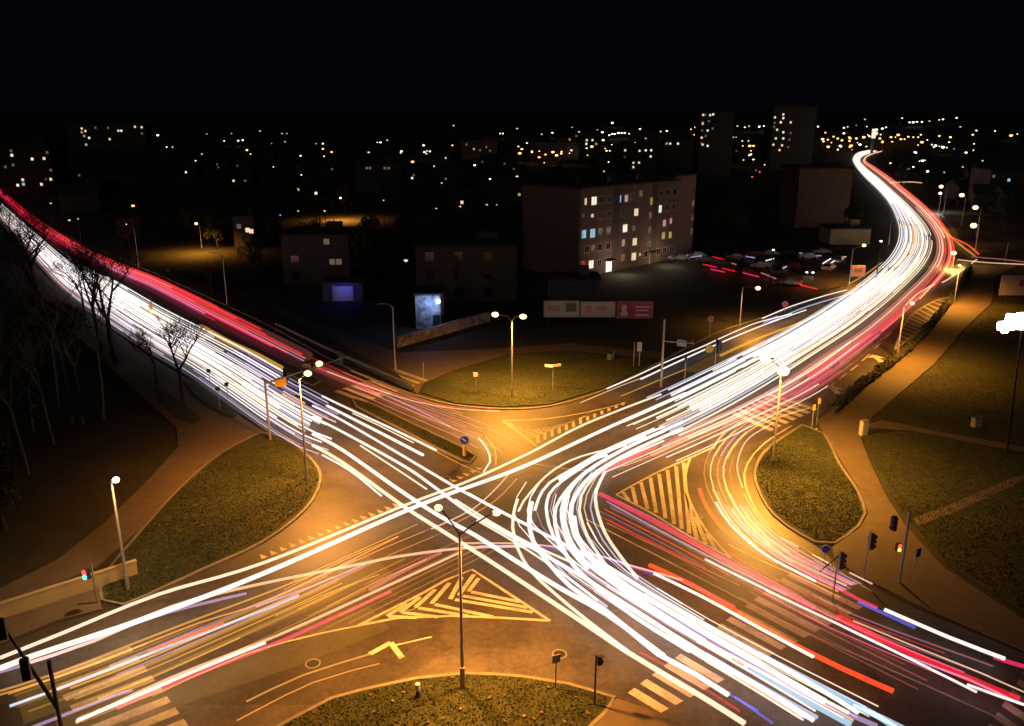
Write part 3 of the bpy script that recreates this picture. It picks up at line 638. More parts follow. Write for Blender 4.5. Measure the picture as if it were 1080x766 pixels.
street_lamp((324, 508), [(324, 394), (336, 384)], 10.0, 'street lamp with two lit heads on the left grass verge edge', 3400, (1, .37, .06), hs=.85)
street_lamp((815, 487), [(826, 391), (809, 378)], 9.6, 'street lamp with dazzling head on the right grass island', 12500, (1, .40, .05), hs=1.5)
street_lamp((780, 343), [(799, 304)], 6.3, 'single armed lit street lamp beyond the side lane trails', 1500, SOD, curve=True)
street_lamp((895, 302), [(911, 259)], 7.6, 'lit street lamp beside the orange billboard at the forecourt', 2200, SOD)
street_lamp((135, 623), [(122, 506)], 8.6, 'leaning pale street lamp by the ochre wall at lower left', 800, (1, .55, .2), lens='lampw', hs=.62)
street_lamp((417, 390), [(400, 321)], 8.6, 'unlit street lamp with curved arm beside the far footpath', curve=True)
street_lamp((240, 322), [(222, 267)], 9.0, 'unlit street lamp with curved arm by the left road trees', curve=True)
street_lamp((147, 284), [(137, 240)], 9.0, 'unlit far street lamp behind the red trails at left', curve=True)
street_lamp((946, 378), [(962, 320)], 8.0, 'street lamp standing beside the hatched strip and hedge', 3800, SOD, hs=.7)
street_lamp((1006, 321), [(1012, 280)], 7.0, 'street lamp at the upper end of the hedge', 3000, SOD, hs=.7)
street_lamp((1028, 268), [(1027, 238)], 7.5, 'nearest bright orange lamp in the row right of the curving road', 9000, (1, .42, .08), hs=2.0)
street_lamp((1030, 250), [(1029, 219)], 8.5, 'second orange lamp in the row right of the curving road', 3500, (1, .42, .08), hs=1.9)
street_lamp((1014, 238), [(1015, 206)], 9.0, 'third orange lamp in the row right of the curving road', 3500, (1, .42, .08), hs=1.9)
street_lamp((990, 224), [(992, 204)], 6.5, 'slim white lamp beside the curving road', 800, (1, .9, .8), lens='lampw', hs=1.2)
street_lamp((995, 226), [(993, 197)], 9.0, 'farthest orange lamp in the row right of the curving road', 3000, (1, .42, .08), hs=1.9)
street_lamp((1060, 277), [(1065, 258)], 4.5, 'unlit lamp beside the side road at the right edge')
street_lamp((937, 258), [(943, 226)], 8.5, 'unlit lamp left of the curving white trails')
street_lamp((1005, 281), [(1006, 267)], 3.2, 'low yellow lit lamp at the mouth of the side road', 3500, (1, .6, .12), hs=1.5)

# floodlight mast at the right edge
b = at(1062, 478); t = thing('floodlight_mast', 'thin dark mast carrying a dazzling white cluster of floodlights at the right edge', 'floodlight mast', b)
topz = 12.9
bm = bmesh.new(); tp = at(1078, 345, topz)-b; tp.z = topz; add_tube(bm, [(0, 0, 0), (tp.x*.5, tp.y*.5, topz*.5), tp], [.11, .09, .07], 8); obj('pole', bm, M['dark'], t)
bm = bmesh.new(); add_tube(bm, [tp+Vector((-1.9, 0, 0)), tp+Vector((.9, 0, 0))], .06, 8); obj('crossbar', bm, M['dark'], t)
for k, (dx, dz, s) in enumerate(((-1.75, .1, .5), (-1.1, .15, .55), (-1.2, .85, .42), (-.45, .25, .6), (-.35, .95, .4), (.25, .2, .6), (.35, .8, .4), (.85, .2, .5), (-1.5, -.3, .3))):
    bm = bmesh.new(); add_box(bm, (0, .12, 0), (s*1.5, .2, s*1.3)); hd = obj('lamp_head', bm, M['dark'], t, loc=tp+Vector((dx, 0, dz)))
    bm = bmesh.new(); add_box(bm, (0, -.06, .02), (s*1.7, .3, s*1.5)); bmesh.ops.bevel(bm, geom=bm.edges[:], offset=.12*s*2, segments=3); obj('lens', bm, G['lampw'], hd, True); hd.rotation_euler = (0, R(rnd.uniform(-14, 14)), 0)

# ------------------------------------------------------------------ traffic signals, signs, small furniture
SIG = dict(red=glow('signal_red', (1, .05, .04), 3), green=glow('signal_green', (.1, 1, .75), 3), amber=glow('signal_amber', (1, .5, .05), 3))
def signal_head(t, loc, rz, lit=None, n=3, board=None, s=1.0):
    bm = bmesh.new(); H = .34*n*s
    add_box(bm, (0, 0, 0), (.34*s, .24*s, H)); bmesh.ops.bevel(bm, geom=bm.edges[:], offset=.03*s, segments=1)
    hd = obj('signal_head', bm, M['dark'], t, loc=loc); hd.rotation_euler = (0, 0, rz)
    if board:
        bm = bmesh.new(); add_box(bm, (0, .15*s, 0), (.62*s, .02, H+.35*s)); obj('backboard', bm, M[board], hd)
    for k in range(n):
        z = H/2-.17*s-.34*s*k
        bm = bmesh.new(); on = lit and lit.get(k)
        if on: add_sphere(bm, (0, -.2*s, z), .17*s, (1, .7, 1))
        else: add_tube(bm, [(0, -.12*s, z), (0, -.16*s, z)], .12*s, 12)
        obj('lens', bm, SIG[on] if on else M['glass'], hd)
        bm = bmesh.new()
        n_ = 9; ring = []
        for y, rr in ((-.12*s, .15*s), (-.25*s, .15*s)):
            ring.append([bm.verts.new((rr*math.cos(R(-20)+R(220)*i/(n_-1)), y+(.06*s if y < -.2*s and i in (0, n_-1) else 0), z+rr*math.sin(R(-20)+R(220)*i/(n_-1)))) for i in range(n_)])
        for i in range(n_-1): bm.faces.new((ring[0][i], ring[0][i+1], ring[1][i+1], ring[1][i]))
        obj('visor', bm, M['dark'], hd)
    return hd
def post(t, h, r=.05, m='galv', tilt=(0, 0)):
    bm = bmesh.new(); add_tube(bm, [(0, 0, 0), (tilt[0]*.5, tilt[1]*.5, h*.5), (tilt[0], tilt[1], h)], r, 10); obj('post', bm, M[m], t)
def arm_to(t, a, b, r=.06, m='galv', name='arm'):
    bm = bmesh.new(); add_tube(bm, [a, b], [r*1.2, r*.8], 8); obj(name, bm, M[m], t)
def rel(base, px, z):
    p = at(px[0], px[1], z)-at(*base); p.z = z; return p
# gantry signals over the left road
bs = (285, 465); t = thing('traffic_signal_mast', 'traffic signal mast with long arm over the bright left road', 'traffic signal', at(*bs))
post(t, 6.2, .11); e = rel(bs, (366, 376), 6.0); s_ = rel(bs, (288, 402), 6.0); arm_to(t, (0, 0, 5.9), e, .08)
for px, lit, bd in (((302, 396), None, 'dark'), ((330, 384), None, None), ((360, 377), None, 'dark')):
    signal_head(t, rel(bs, px, 5.7), PI*.8, lit, board=bd)
bm = bmesh.new(); p = rel(bs, (296, 403), 5.5); add_box(bm, p, (1.1, .08, .9), R(20)); obj('sign_panel', bm, M['yellow'], t)
# bottom-left mast, near the camera
bs = (66, 775); t = thing('traffic_signal_mast', 'dark traffic signal mast with arm at the lower left corner', 'traffic signal', at(*bs))
post(t, 4.4, .10, 'dark'); e = rel(bs, (-10, 640), 5.4); arm_to(t, (0, 0, 1.6), e, .09, 'dark')
signal_head(t, rel(bs, (27, 706), 4.0), R(200), None, s=1.15); signal_head(t, rel(bs, (2, 664), 5.0), R(200), None, s=1.1)
# pedestrian signal at lower left
bs = (103, 637); t = thing('pedestrian_signal', 'pedestrian signal glowing red and green beside the ochre wall', 'traffic signal', at(*bs))
post(t, 2.9, .06); signal_head(t, rel(bs, (92, 605), 2.6), R(-30), {0: 'red', 1: 'green'}, 2)
# bottom island
bs = (627, 745); t = thing('traffic_signal', 'small dark traffic signal on a post at the bottom island tip', 'traffic signal', at(*bs))
post(t, 3.2, .055, 'dark'); signal_head(t, (.22, .05, 2.85), R(60), None, 2, s=.8)
bs = (586, 728); t = thing('sign_post', 'sign post with small dark plate on the bottom grass island', 'sign', at(*bs))
post(t, 2.3, .035, 'dark'); bm = bmesh.new(); add_box(bm, (0, -.05, 2.05), (.5, .03, .5), R(25)); obj('sign_panel', bm, M['grey'], t)
bs = (441, 737); t = thing('bollard', 'short white topped bollard on the bottom grass island', 'bollard', at(*bs))
bm = bmesh.new(); add_tube(bm, [(0, 0, 0), (0, 0, .55)], [.11, .11], 10); obj('post', bm, M['signblue'], t)
bm = bmesh.new(); add_tube(bm, [(0, 0, .55), (0, 0, .95), (0, 0, 1.02)], [.14, .14, .06], 10); obj('cap', bm, M['signwhite'], t)
# right corner
bs = (948, 615); t = thing('traffic_signal_mast', 'pale signal pole with lit pedestrian light on the right corner pavement', 'traffic signal', at(*bs))
post(t, 5.4, .10); signal_head(t, rel(bs, (943, 552), 4.8), R(-60), None); signal_head(t, rel(bs, (947, 577), 3.0), R(20), {0: 'red', 1: 'amber'}, 2, s=.8)
for bs, top, lb in (((910, 612), (916, 576), 'traffic signal with grey backboard nearest the pale signal pole'), ((878, 634), (885, 597), 'traffic signal in front of the slip lane with diagonal stay')):
    t = thing('traffic_signal', lb, 'traffic signal', at(*bs)); post(t, 3.4, .055)
    signal_head(t, Vector((.28, 0, 2.95)), R(75), None, board='grey', s=1.05)
    if bs[0] == 878: arm_to(t, (0, 0, 3.3), (-1.5, -1.0, 2.75), .04, 'dark', 'stay')
bs = (962, 619); t = thing('sign_post', 'slim sign post beside the pale signal pole on the right corner', 'sign', at(*bs))
post(t, 2.9, .035); bm = bmesh.new(); add_box(bm, (.05, -.05, 2.6), (.45, .03, .6), R(30)); obj('sign_panel', bm, M['signblue'], t)
def round_sign(bs, h, lb, face, pm='galv', r=.3, rz=0):
    t = thing('sign_post', lb, 'sign', at(*bs)); post(t, h, .045, pm)
    bm = bmesh.new(); add_tube(bm, [(0, -.06, h), (0, -.09, h)], r, 16); obj('sign_panel', bm, M[face], t)
    bm = bmesh.new(); add_tube(bm, [(0, -.055, h), (0, -.075, h)], r*1.1, 16); obj('sign_rim', bm, M['signwhite'], t)
    return t
t = round_sign((490, 482), 1.7, 'round blue keep right sign on yellow post at the median nose', 'signblue', 'yellow', .42)
bm = bmesh.new(); add_tube(bm, [(0, 0, .1), (0, 0, 1.1)], .16, 10); obj('bollard_sleeve', bm, M['yellow'], t)
bm = bmesh.new(); strip(bm, [Vector((-.2, -.2, 0)), Vector((.18, .12, 0))], .1, 0)
for v in bm.verts: v.co = Vector((v.co.x, -.094, 1.7+v.co.y*-1))
obj('arrow', bm, M['signwhite'], t)
round_sign((869, 592), 1.0, 'small round blue sign at the tip of the right grass island', 'signblue', 'galv', .3)
round_sign((748, 357), 2.9, 'round red sign on a post behind the kerb mast', 'signred', 'galv', .4)
round_sign((827, 331), 1.6, 'small red sign beyond the side lane trails', 'signred', 'galv', .45)
bs = (160, 331); t = thing('marker_post', 'yellow marker post on the left road median', 'bollard', at(*bs)); bm = bmesh.new(); add_box(bm, (0, 0, 1.0), (.45, .3, 2.0)); obj('post', bm, M['yellow'], t)
bs = (583, 413); t = thing('street_name_sign', 'street name sign with two white blades on far corner grass', 'sign', at(*bs)); post(t, 3.1, .05)
for sx in (-1, 1):
    bm = bmesh.new(); add_box(bm, (sx*.5, .12*sx, 3.15), (.95, .06, .3), R(22)*sx); obj('sign_panel', bm, M['signwhite'], t)
for bs, h, lb in (((502, 416), 2.4, 'small white panel sign on a post left of the twin lamp'), ((447, 404), 2.6, 'plain pale post at the far path corner')):
    t = thing('sign_post', lb, 'sign', at(*bs)); post(t, h, .05)
    if bs[0] == 502: bm = bmesh.new(); add_box(bm, (0, -.06, h), (.55, .04, .5)); obj('sign_panel', bm, M['signwhite'], t)
bs = (671, 387); t = thing('notice_board', 'pale notice board on two posts beyond the far grass', 'sign', at(*bs))
for sx in (-.35, .35):
    bm = bmesh.new(); add_tube(bm, [(sx, 0, 0), (sx, 0, 3.2)], .06, 8); obj('post', bm, M['galv'], t)
bm = bmesh.new(); add_box(bm, (.3, -.08, 2.7), (.6, .05, 1.2)); obj('sign_panel', bm, M['stainless'], t)
bs = (643, 380); t = thing('litter_bin', 'green litter bin standing on the far footpath', 'litter bin', at(*bs)); bm = bmesh.new(); add_tube(bm, [(0, 0, 0), (0, 0, .95)], [.3, .38], 12); obj('body', bm, M['green'], t)
bm = bmesh.new(); add_tube(bm, [(0, 0, .95), (0, 0, 1.1)], [.41, .3], 12); obj('lid', bm, M['dark'], t)
bm = bmesh.new(); add_tube(bm, [(.5, 0, 0), (.5, 0, 1.3)], .05, 8); obj('post', bm, M['galv'], t)
bs = (697, 408); t = thing('traffic_signal_mast', 'signal mast with side arm on the far kerb right of the billboards', 'traffic signal', at(*bs))
post(t, 8.2, .13); e = rel(bs, (732, 362), 5.4); arm_to(t, (0, 0, 5.6), e, .08)
signal_head(t, rel(bs, (730, 362), 5.2), R(130), None); bm = bmesh.new(); add_box(bm, rel(bs, (719, 362), 5.0), (1.1, .06, .8), R(-20)); obj('sign_panel', bm, M['stainless'], t)
bs = (722, 400); t = thing('traffic_signal', 'slim post with box on the kerb beside the signal mast', 'traffic signal', at(*bs)); post(t, 2.6, .06); signal_head(t, (0, 0, 2.5), R(180), None, s=.8)
bs = (754, 385); t = thing('traffic_signal', 'black traffic signal with warm backboard over the kerb trails', 'traffic signal', at(*bs)); post(t, 3.0, .07); signal_head(t, (.3, 0, 2.5), R(100), None, board='dark', s=1.4)
bm = bmesh.new(); add_tube(bm, [(-.9, -.05, 2.2), (-.9, -.1, 2.2)], .55, 14); obj('sign_panel', bm, M['yellow'], t)
for bs, h, lb in (((856, 452), 2.6, 'left of two slim posts at the right crossing'), ((861, 449), 3.0, 'right of two slim posts at the right crossing')):
    t = thing('sign_post', lb, 'sign', at(*bs)); post(t, h, .05, 'galv'); bm = bmesh.new(); add_box(bm, (0, -.06, h-.3), (.3, .05, .6)); obj('sign_panel', bm, M['yellow'], t)
for bs, h, lb in (((232, 433), 2.5, 'left pale slim sign post on the left verge strip'), ((222, 408), 2.0, 'sign post in front of the left bright trails'), ((241, 425), 2.2, 'short sign post at the left verge end')):
    t = thing('sign_post', lb, 'sign', at(*bs)); post(t, h, .04, 'grey'); bm = bmesh.new(); add_box(bm, (0, -.05, h), (.45, .04, .45), R(20)); obj('sign_panel', bm, M['dark'], t)
for bs, s_, lb in (((910, 460), (.75, .45, 1.6), 'pale cabinet with lower plinth at the footpath fork'), ((1029, 451), (1.0, .5, 1.1), 'pale cabinet alone on the right grass')):
    t = thing('utility_cabinet', lb, 'utility cabinet', at(*bs), R(20)); bm = bmesh.new(); add_box(bm, (0, 0, s_[2]/2+.08), (s_[0], s_[1], s_[2]-.16)); bmesh.ops.bevel(bm, geom=bm.edges[:], offset=.025, segments=1); obj('body', bm, M['stainless'], t)
    bm = bmesh.new(); add_box(bm, (0, 0, .04), (s_[0]*1.1, s_[1]*1.1, .2)); obj('plinth', bm, M['kerb'], t)
    bm = bmesh.new(); add_box(bm, (0, -s_[1]/2-.012, s_[2]*.5), (s_[0]*.85, .02, s_[2]*.72)); obj('door', bm, M['stainless'], t)
    bm = bmesh.new(); add_box(bm, (0, 0, s_[2]+.03), (s_[0]*1.12, s_[1]*1.16, .07)); obj('lid', bm, M['grey'], t)

# ochre wall at lower left
a, b = at(-50, 672), at(146, 607); d = (b-a); L = d.length; t = thing('low_wall', 'low ochre concrete wall at the lower left corner', 'wall', a, math.atan2(d.y, d.x))
bm = bmesh.new(); add_box(bm, (L/2, .12, .55), (L, .24, 1.1)); obj('wall', bm, M['ochre'], t)
bm = bmesh.new(); add_box(bm, (L/2, .12, 1.13), (L+.06, .32, .07)); obj('coping', bm, M['ochre'], t)

# ------------------------------------------------------------------ hedge, trees
def leaf_cloud(bm, pts, n, size, rng, mi=0):
    for _ in range(n):
        c, r = rng.choice(pts)
        while True:
            v = Vector((rng.uniform(-1, 1), rng.uniform(-1, 1), rng.uniform(-1, 1)))
            if v.length < 1: break
        v = v.normalized()*(v.length**.45)
        p = Vector(c)+v*r
        a = Vector((rng.uniform(-1, 1), rng.uniform(-1, 1), rng.uniform(-.6, .6))).normalized(); b = a.cross(Vector((rng.uniform(-1, 1), rng.uniform(-1, 1), rng.uniform(-1, 1)))).normalized()
        s = size*rng.uniform(.6, 1.4)
        f = bm.faces.new([bm.verts.new(p+a*s), bm.verts.new(p+b*s*.6), bm.verts.new(p-a*s), bm.verts.new(p-b*s*.6)]); f.material_index = mi
hl = catmull(P((877, 436), (905, 412), (950, 377), (975, 352), (998, 325), (1016, 298), (1022, 282)), .7)
t = thing('hedge', 'long clipped dark hedge between the right road and the footpath', 'hedge', hl[0]); rng = random.Random(5)
bm = bmesh.new(); leaf_cloud(bm, [(p-hl[0]+Vector((rng.uniform(-.2, .2), rng.uniform(-.2, .2), rng.uniform(.35, .8))), .6) for p in hl], 9000, .13, rng); obj('foliage', bm, M['leaf'], t)
bm = bmesh.new(); add_tube(bm, [p-hl[0]+Vector((0, 0, .45)) for p in hl], .42, 6); obj('twig_core', bm, M['bark'], t)

def branchy(bm, p, d, L, r, depth, rng, spread=.5, up=.12):
    pts = [Vector(p)]; rad = [r]; d = d.normalized(); n = 4
    for i in range(n):
        d = (d+Vector((rng.uniform(-1, 1), rng.uniform(-1, 1), rng.uniform(-.4, .8)))*.16+Vector((0, 0, up*.4))).normalized()
        pts.append(pts[-1]+d*L/n); rad.append(r*(1-.5*(i+1)/n))
    add_tube(bm, pts, [max(.016, q) for q in rad], 6 if depth > 2 else 3, cap=False)
    if depth <= 0: return
    for k in range(rng.choice([3, 4]) if depth > 1 else 3):
        f = rng.uniform(.4, 1.0); i = min(n-1, int(f*n)); q = pts[i].lerp(pts[i+1], f*n-i)
        ax = Vector((rng.uniform(-1, 1), rng.uniform(-1, 1), rng.uniform(-.1, .5))).normalized()
        branchy(bm, q, d*(1-spread)+ax*spread*1.3, L*rng.uniform(.55, .78), r*.5*rng.uniform(.8, 1), depth-1, rng, spread, up)
def bare_tree(base, h, r, seed, label, lean=(0, 0), m='bark', depth=4, trunkf=.35, group=None):
    rng = random.Random(seed); b = at(*base); t = thing('bare_tree', label, 'tree', b, 0, group)
    top = Vector((lean[0]*trunkf, lean[1]*trunkf, h*trunkf))
    bm = bmesh.new(); add_tube(bm, [(0, 0, -.1), (0, 0, h*.03), top*.5+Vector((rng.uniform(-.1, .1), 0, 0)), top], [r*1.6, r*1.1, r*.95, r*.8], 8); obj('trunk', bm, M[m], t, True)
    bm = bmesh.new()
    for k in range(3):
        a = rng.uniform(0, 6.3); d = Vector((math.cos(a)*.5+lean[0]*.08, math.sin(a)*.5+lean[1]*.08, 1.0))
        branchy(bm, top-Vector((0, 0, .15)), d, h*.36, r*.62, depth, rng)
    obj('crown', bm, M[m], t)
bare_tree((47, 356), 19, .5, 3, 'tall bare tree with forked trunk over the far left road', (1.5, 0), depth=5)
bare_tree((25, 330), 13, .26, 4, 'slimmer bare tree at the far left edge of the road', (0, 0), depth=5)
bare_tree((122, 384), 15, .36, 8, 'tall bare tree with dark trunk on the left pavement edge', (-.6, 0), depth=5, trunkf=.4)
bare_tree((108, 372), 14, .26, 9, 'bare tree leaning left behind the dark trunk', (-1.2, .4), depth=4, trunkf=.45)
bare_tree((193, 426), 9, .26, 10, 'small bare street tree with pollarded trunk by the left verge strip', (0, 0), depth=4, trunkf=.45)
bare_tree((166, 407), 7, .18, 12, 'small bare street tree left of the pollarded one', depth=4, trunkf=.4)
bare_tree((90, 336), 10, .2, 13, 'thin bare tree standing close to the left bright trails', depth=3)
for i, (x, y) in enumerate(((77, 447), (57, 470), (110, 442), (88, 447), (35, 455), (15, 440), (62, 430), (30, 500))):
    bare_tree((x, y), random.Random(i).uniform(9, 13), .13, 20+i, 'slender pale trunked tree in the dark wood at left', (random.Random(i+50).uniform(-1, .6), 0), 'birch', 2, .62, 'slender pale trees in the dark wood')
bare_tree((224, 312), 7, .14, 41, 'small bare tree beside the curved unlit lamp at left', depth=3)

# leafy trees, three shapes shared by the copies
leaf_protos = []
def leafy(seed, m):
    rng = random.Random(seed); t = thing('leafy_tree', '', 'tree', (0, 0, 0))
    bm = bmesh.new(); add_tube(bm, [(0, 0, -.2), (.1, 0, 1.5), (.05, .1, 4)], [.34, .25, .16], 8)
    cl = []
    for k in range(15):
        a = rng.uniform(0, 6.3); rr = rng.uniform(.3, 2.6); c = Vector((rr*math.cos(a), rr*math.sin(a), rng.uniform(3, 8.4))); cl.append((c, rng.uniform(.8, 1.6)))
        add_tube(bm, [(0, 0, rng.uniform(1.8, 3.8)), c], [.10, .03], 5, cap=False)
    obj('trunk', bm, M['bark'], t)
    bm = bmesh.new(); leaf_cloud(bm, cl, 2600, .20, rng); obj('crown', bm, M[m], t); return t
def dup(root, loc, rz, label, group, s=1):
    r = root.copy(); C.objects.link(r); r.location = loc; r.rotation_euler = (0, 0, rz); r.scale = (s, s, s); r['label'] = label
    r['group'] = group
    for ch in root.children:
        c = ch.copy(); C.objects.link(c); c.parent = r
    return r
protos = [leafy(1, 'leaf'), leafy(2, 'leaf'), leafy(3, 'leafwarm')]
tree_px = [(205, 252, 2), (180, 250, 0), (230, 262, 0), (364, 226, 2), (290, 250, 0), (330, 262, 1), (390, 262, 0), (430, 255, 1), (480, 262, 0), (515, 250, 1), (270, 225, 1), (310, 215, 0), (440, 215, 0), (490, 205, 1), (540, 205, 0), (140, 225, 1), (110, 220, 0), (160, 205, 0), (60, 215, 1), (240, 205, 0),
           (780, 258, 0), (760, 245, 1), (800, 235, 0), (815, 220, 1), (900, 250, 0), (590, 190, 1), (625, 182, 2), (660, 186, 0), (390, 300, 0), (500, 300, 1), (530, 285, 0), (470, 290, 1), (270, 290, 0), (320, 290, 1), (140, 262, 2), (1060, 250, 0), (1075, 235, 1), (1045, 225, 0), (950, 195, 0), (1000, 190, 1), (30, 400, 0), (10, 470, 1), (-5, 380, 0), (60, 395, 1), (5, 560, 0)]
rng = random.Random(3); used = set()
for i, (x, y, k) in enumerate(tree_px):
    lb = 'autumn brown leafy tree caught by lamplight among the dark trees' if k == 2 else ('dark leafy tree in the unlit ground left of the road' if y > 370 else 'dark leafy tree among the unlit trees and roofs behind the junction')
    gp = 'lamplit autumn trees' if k == 2 else ('dark trees left of the road' if y > 370 else 'dark leafy trees behind the junction')
    lo = at(x, y); s = rng.uniform(.8, 1.25)
    if k not in used:
        used.add(k); o = protos[k]; o.location = lo; o['label'] = lb; o['group'] = gp; o.scale = (s, s, s)
    else: dup(protos[k], lo, rng.uniform(0, 6), lb, gp, s)
# lamps that light the orange crowns and the far streets
def small_lamp(px, h, label, e, col=(1, .5, .12)):
    street_lamp(px, [(px[0]+3, px[1]-26*h/8)], h, label, e, col, curve=True)
street_lamp((352, 236), [(359, 209)], 7, 'half hidden lamp lighting the brown crown left of centre', 6000, SOD, curve=True)
street_lamp((213, 262), [(207, 236)], 7, 'half hidden lamp lighting the brown crown at left', 3500, SOD, curve=True)

# ------------------------------------------------------------------ buildings
def lit_pane(parent, c, u, n, wd, h, m, frame=True):
    "a window: frame with a pane, facing n"
    bm = bmesh.new()
    def q(o, a, b, dx, dz, th):
        add = []
        for k in (0, 1):
            for sx, sz in ((-1, -1), (1, -1), (1, 1), (-1, 1)): add.append(bm.verts.new(o+u*(a+sx*dx)+Vector((0, 0, b+sz*dz))+n*(th*k)))
        for f in ((3, 2, 1, 0), (4, 5, 6, 7), (0, 1, 5, 4), (1, 2, 6, 5), (2, 3, 7, 6), (3, 0, 4, 7)): bm.faces.new([add[i] for i in f])
    if frame:
        for sx in (-1, 1): q(c, sx*wd/2, 0, .05, h/2+.05, .06)
        for sz in (-1, 1): q(c, 0, sz*h/2, wd/2-.052, .05, .06)
        q(c, 0, 0, .03, h/2-.052, .05)
        f = obj('window', bm, M['frame'], parent)
        bm = bmesh.new(); vv = [bm.verts.new(c+n*.02+u*a*wd/2+Vector((0, 0, b*h/2))) for a, b in ((-1, -1), (1, -1), (1, 1), (-1, 1))]; bm.faces.new(vv); obj('pane', bm, m, f)
    else:
        vv = [bm.verts.new(c+n*.05+u*a*wd/2+Vector((0, 0, b*h/2))) for a, b in ((-1, -1), (1, -1), (1, 1), (-1, 1))]; bm.faces.new(vv); obj('window', bm, m, parent)
A0 = at(610, 294); A1 = at(712, 273); U = (A1-A0); FL = U.length; U.normalize(); N = Vector((U.y, -U.x, 0))
GX = at(557, 285); GD = (GX-A0); GD = -N*max(11, GD.length) if GD.length < 4 else GD
HB = 17.6; 
def wall_block(t, p0, u, n, L, dep, h, m, name='wall'):
    bm = bmesh.new(); c = p0+u*L/2-n*dep/2; add_box(bm, (c.x, c.y, h/2), (L, dep, h), math.atan2(u.y, u.x)); obj(name, bm, m, t)
def inter(px, p0, n):
    d = ray(*px); o = Vector((0, 0, CAM_H)); k = (p0-o).dot(n)/d.dot(n); return o+d*k
t = thing('apartment_block', 'five storey apartment block with scattered lit windows beyond the billboards', 'apartment block')
wall_block(t, A0, U, N, FL, 15.5, HB, M['render'])
bm = bmesh.new(); c = A0+U*FL/2-N*7.75; add_box(bm, (c.x, c.y, HB+.2), (FL+.6, 16.1, .4), math.atan2(U.y, U.x)); rf = obj('roof', bm, M['roof'], t)
for s in (.2, .5, .8):
    bm = bmesh.new(); c = A0+U*FL*s-N*6; add_box(bm, (c.x, c.y, HB+1.0), (1.4, .8, 1.2), math.atan2(U.y, U.x)); obj('chimney', bm, M['brick'], rf)
for s in (.34, .735):
    bm = bmesh.new(); c = A0+U*FL*s+N*.04; add_box(bm, (c.x, c.y, HB/2-.1), (1.9, .12, HB-.3), math.atan2(U.y, U.x)); obj('stair_strip', bm, M['concrete'], t)
for z in (3.95, 7.15, 10.35, 13.55):
    bm = bmesh.new(); c = A0+U*FL/2+N*.015; add_box(bm, (c.x, c.y, z), (FL-.4, .03, .07), math.atan2(U.y, U.x)); obj('floor_joint', bm, M['darkwall'], t)
for s in (.02, .5, .98):
    bm = bmesh.new(); c = A0+U*FL*s+N*.12; add_tube(bm, [(c.x, c.y, .2), (c.x, c.y, HB)], .07, 6); obj('drainpipe', bm, M['grey'], t)
for s in (.12, .46, .6, .9):
    bm = bmesh.new(); c = A0+U*FL*s-N*7; add_tube(bm, [(c.x, c.y, HB), (c.x, c.y, HB+2.6)], .05, 5); add_tube(bm, [Vector((c.x, c.y, HB+2.3))-U*.7, Vector((c.x, c.y, HB+2.3))+U*.7], .04, 5); obj('aerial', bm, M['dark'], rf)
lit = [(297, 470, .7, 1.3, 'warm'), (331, 467, 1.7, 1.6, 'white'), (431, 460, 1.5, 1.5, 'blue'), (461, 457, 1.2, 1.4, 'pink'), (565, 468, 1.3, 1.5, 'orange'), (501, 513, 1.5, 1.5, 'warm'), (598, 500, 1.1, 1.6, 'white'),
       (615, 557, 1.2, 1.4, 'pink'), (641, 548, .9, 1.2, 'pink'), (289, 602, 1.5, 1.6, 'blue'), (325, 598, 1.6, 1.7, 'blue'), (419, 580, .9, 1.4, 'warm'), (456, 578, 1.6, 1.6, 'white'), (611, 608, 1.1, 1.4, 'yellow'), (638, 605, 1.1, 1.4, 'yellow'),
       (495, 632, 1.5, 1.5, 'warm'), (449, 637, .9, 1.3, 'pink'), (447, 697, 1.2, 1.3, 'dim'), (491, 692, 1.6, 1.6, 'warm'), (516, 684, .6, .6, 'warm'), (286, 725, 1.5, 1.4, 'red'), (319, 724, 1.6, 1.6, 'white'), (286, 527, .7, .7, 'dim'), (324, 527, .8, .7, 'warm'),
       (520, 437, 1.1, 1.2, 'dim'), (422, 530, .8, .9, 'dim'), (492, 578, .9, 1, 'dim'), (327, 655, 1, 1, 'dim'), (553, 640, 1, 1, 'dim'), (560, 525, 1.2, 1.3, 'orange'), (556, 585, 1.1, 1.2, 'orange')]
used_pts = []
for cx, cy, wd, h, m in lit:
    p = inter((540+cx*.2612, 90+cy*.2611), A0, N); s = (p-A0).dot(U)
    if m == 'orange' and cy > 500: m = 'yellow' if cy < 0 else 'dim'
    lit_pane(t, p, U, N, wd*1.02, h*1.05, W[m]); used_pts.append((s, p.z))
for fl in range(5):
    for s in (.07, .19, .27, .41, .49, .57, .66, .80, .87, .95):
        q = (s*FL, 2.4+fl*3.2)
        if all(abs(q[0]-a) > 1.9 or abs(q[1]-b) > 1.7 for a, b in used_pts): lit_pane(t, A0+U*q[0]+Vector((0, 0, q[1])), U, N, 1.4, 1.4, M['glass'])
for cx, cy in ((390, 735), (565, 705)):
    p = inter((540+cx*.2612, 90+cy*.2611), A0, N); z0 = 1.3
    q = A0+U*(p-A0).dot(U)+Vector((0, 0, z0)); lit_pane(t, q, U, N, 2.0, 2.3, glow('porch_light', (1, .92, .82), 1.6))
    ld = bpy.data.lights.new('porch_lamp', 'POINT'); ld.energy = 500; ld.color = (1, .75, .5); ld.shadow_soft_size = .3
    o = bpy.data.objects.new('porch_lamp', ld); C.objects.link(o); o.parent = t; o.location = q+N*4.5+Vector((0, 0, 1.2))
    bm = bmesh.new(); c = q+N*.8+Vector((0, 0, 1.4)); add_box(bm, c, (2.8, 1.6, .16), math.atan2(U.y, U.x)); obj('porch_roof', bm, M['concrete'], t)
t = thing('apartment_block', 'pale blank ended block adjoining the lit five storey block', 'apartment block')
